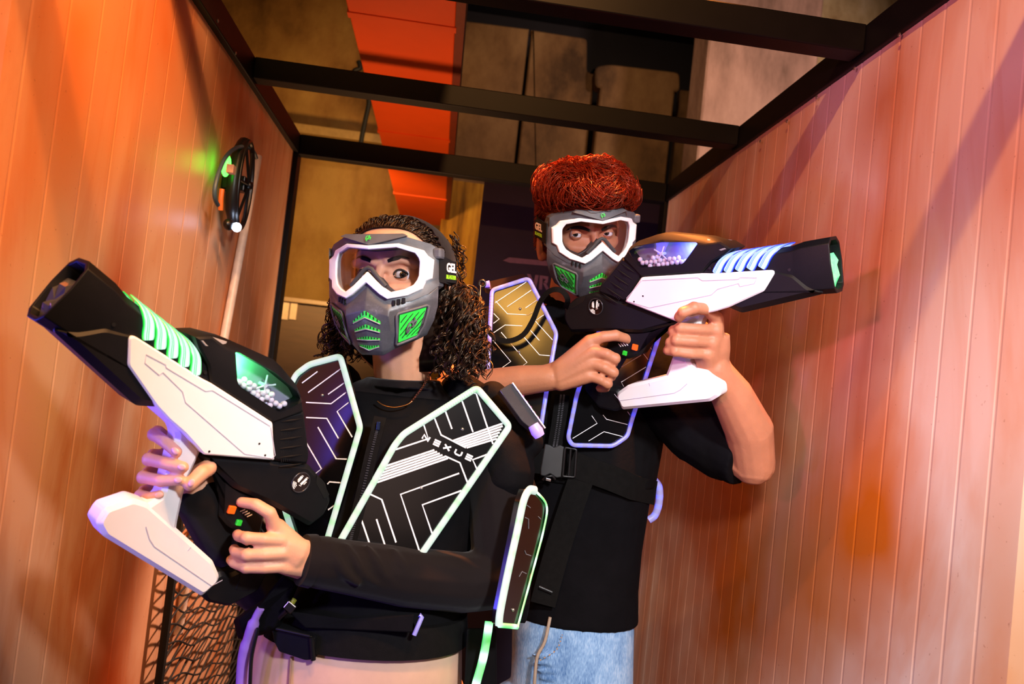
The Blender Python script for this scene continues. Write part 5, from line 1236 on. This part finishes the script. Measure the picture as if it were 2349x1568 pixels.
# ------------------------------------------------------------------ light
def lamp(name, kind, loc, aim, col, energy, size=.05, spot=60, blend=.4, sy=None):
    l = bpy.data.lights.new(name, kind); l.color = col; l.energy = energy
    if kind == 'AREA':
        l.size = size
        if sy: l.shape = 'RECTANGLE'; l.size_y = sy
    else: l.shadow_soft_size = size
    if kind == 'SPOT': l.spot_size = math.radians(spot); l.spot_blend = blend
    o = bpy.data.objects.new(name, l); COL.objects.link(o); o.location = loc
    o.rotation_euler = (Vector(aim)-Vector(loc)).to_track_quat('-Z', 'Y').to_euler(); return o
lamp('side_wash', 'SPOT', (-.15, -.7, 1.9), (.815, 1.15, .95), (1, .87, .80), 240, .08, 44, 1)  # added unseen spot that brightens the lower right wall
w = bpy.data.worlds.new('world'); SC.world = w; w.use_nodes = True
w.node_tree.nodes['Background'].inputs[0].default_value = (.30, .20, .22, 1); w.node_tree.nodes['Background'].inputs[1].default_value = .02
lamp('flash', 'SPOT', (.62, -.2, 2.10), (.15, 1.45, 1.28), (.94, .96, 1), 190, .08, 52, .9)
lamp('orange_spot', 'SPOT', (.0, .30, 3.0), (0, 1.9, 1.3), (1, .46, .15), 88, .025, 130, .3)
lamp('left_wash', 'SPOT', (.35, .55, 2.75), (-.62, 1.42, 1.5), (1, .44, .15), 235, .25, 66, .9)
lamp('pink_spot', 'SPOT', (-.9, -.3, 1.7), (.815, 1.45, 1.75), (1, .30, .48), 110, .05, 34, .9)
lamp('amber_lamp', 'AREA', (-.66, .0, 2.27), (.16, 1.63, 1.49), (1, .5, .10), 5, .25)
lamp('blue_plate_fill', 'AREA', (-.94, 1.01, 1.18), (-.17, 1.34, 1.21), (.10, .08, 1), 8, .3)  # added out of frame so the left chest plate reflects blue
lamp('violet_lamp', 'SPOT', (-.95, .55, .95), (-.2, 1.25, 1.05), (.35, .2, 1), 18, .06, 55, .7)
lamp('rear_wash', 'SPOT', (.5, 2.75, 2.05), (-.62, 2.42, .45), (1, .55, .38), 240, .05, 44, .6)  # added unseen spot that lifts the wall behind the net
lamp('hair_light', 'SPOT', (.36, 1.62, 3.1), (.30, 1.62, 1.8), (1, .27, .05), 1100, .04, 28, .6)
lamp('back_ochre', 'SPOT', (-.75, 4.0, 2.0), (-.9, 6.85, 2.1), (1, .58, .20), 200, .1, 105, .9)
lamp('back_dim', 'SPOT', (.9, 3.6, 4.2), (.7, 6.5, 3.0), (1, .66, .40), 120, .1, 90, .9)
lamp('column_light', 'SPOT', (2.2, 3.2, 3.6), (1.9, 5.2, 3.4), (1, .72, .62), 220, .1, 80, .9)
lamp('duct_light', 'SPOT', (-.25, 3.3, .9), (-.25, 3.5, 2.5), (1, .5, .22), 70, .1, 130, 1)
lamp('banner_light', 'SPOT', (.5, 2.75, 1.2), (.55, 3.35, 1.95), (.6, .35, .8), 6, .05, 110, 1)
lamp('front_fill', 'AREA', (.2, -1.6, 1.6), (.1, 1.5, 1.3), (1, .62, .48), 6, 1.6)
vs.exposure = 0.0
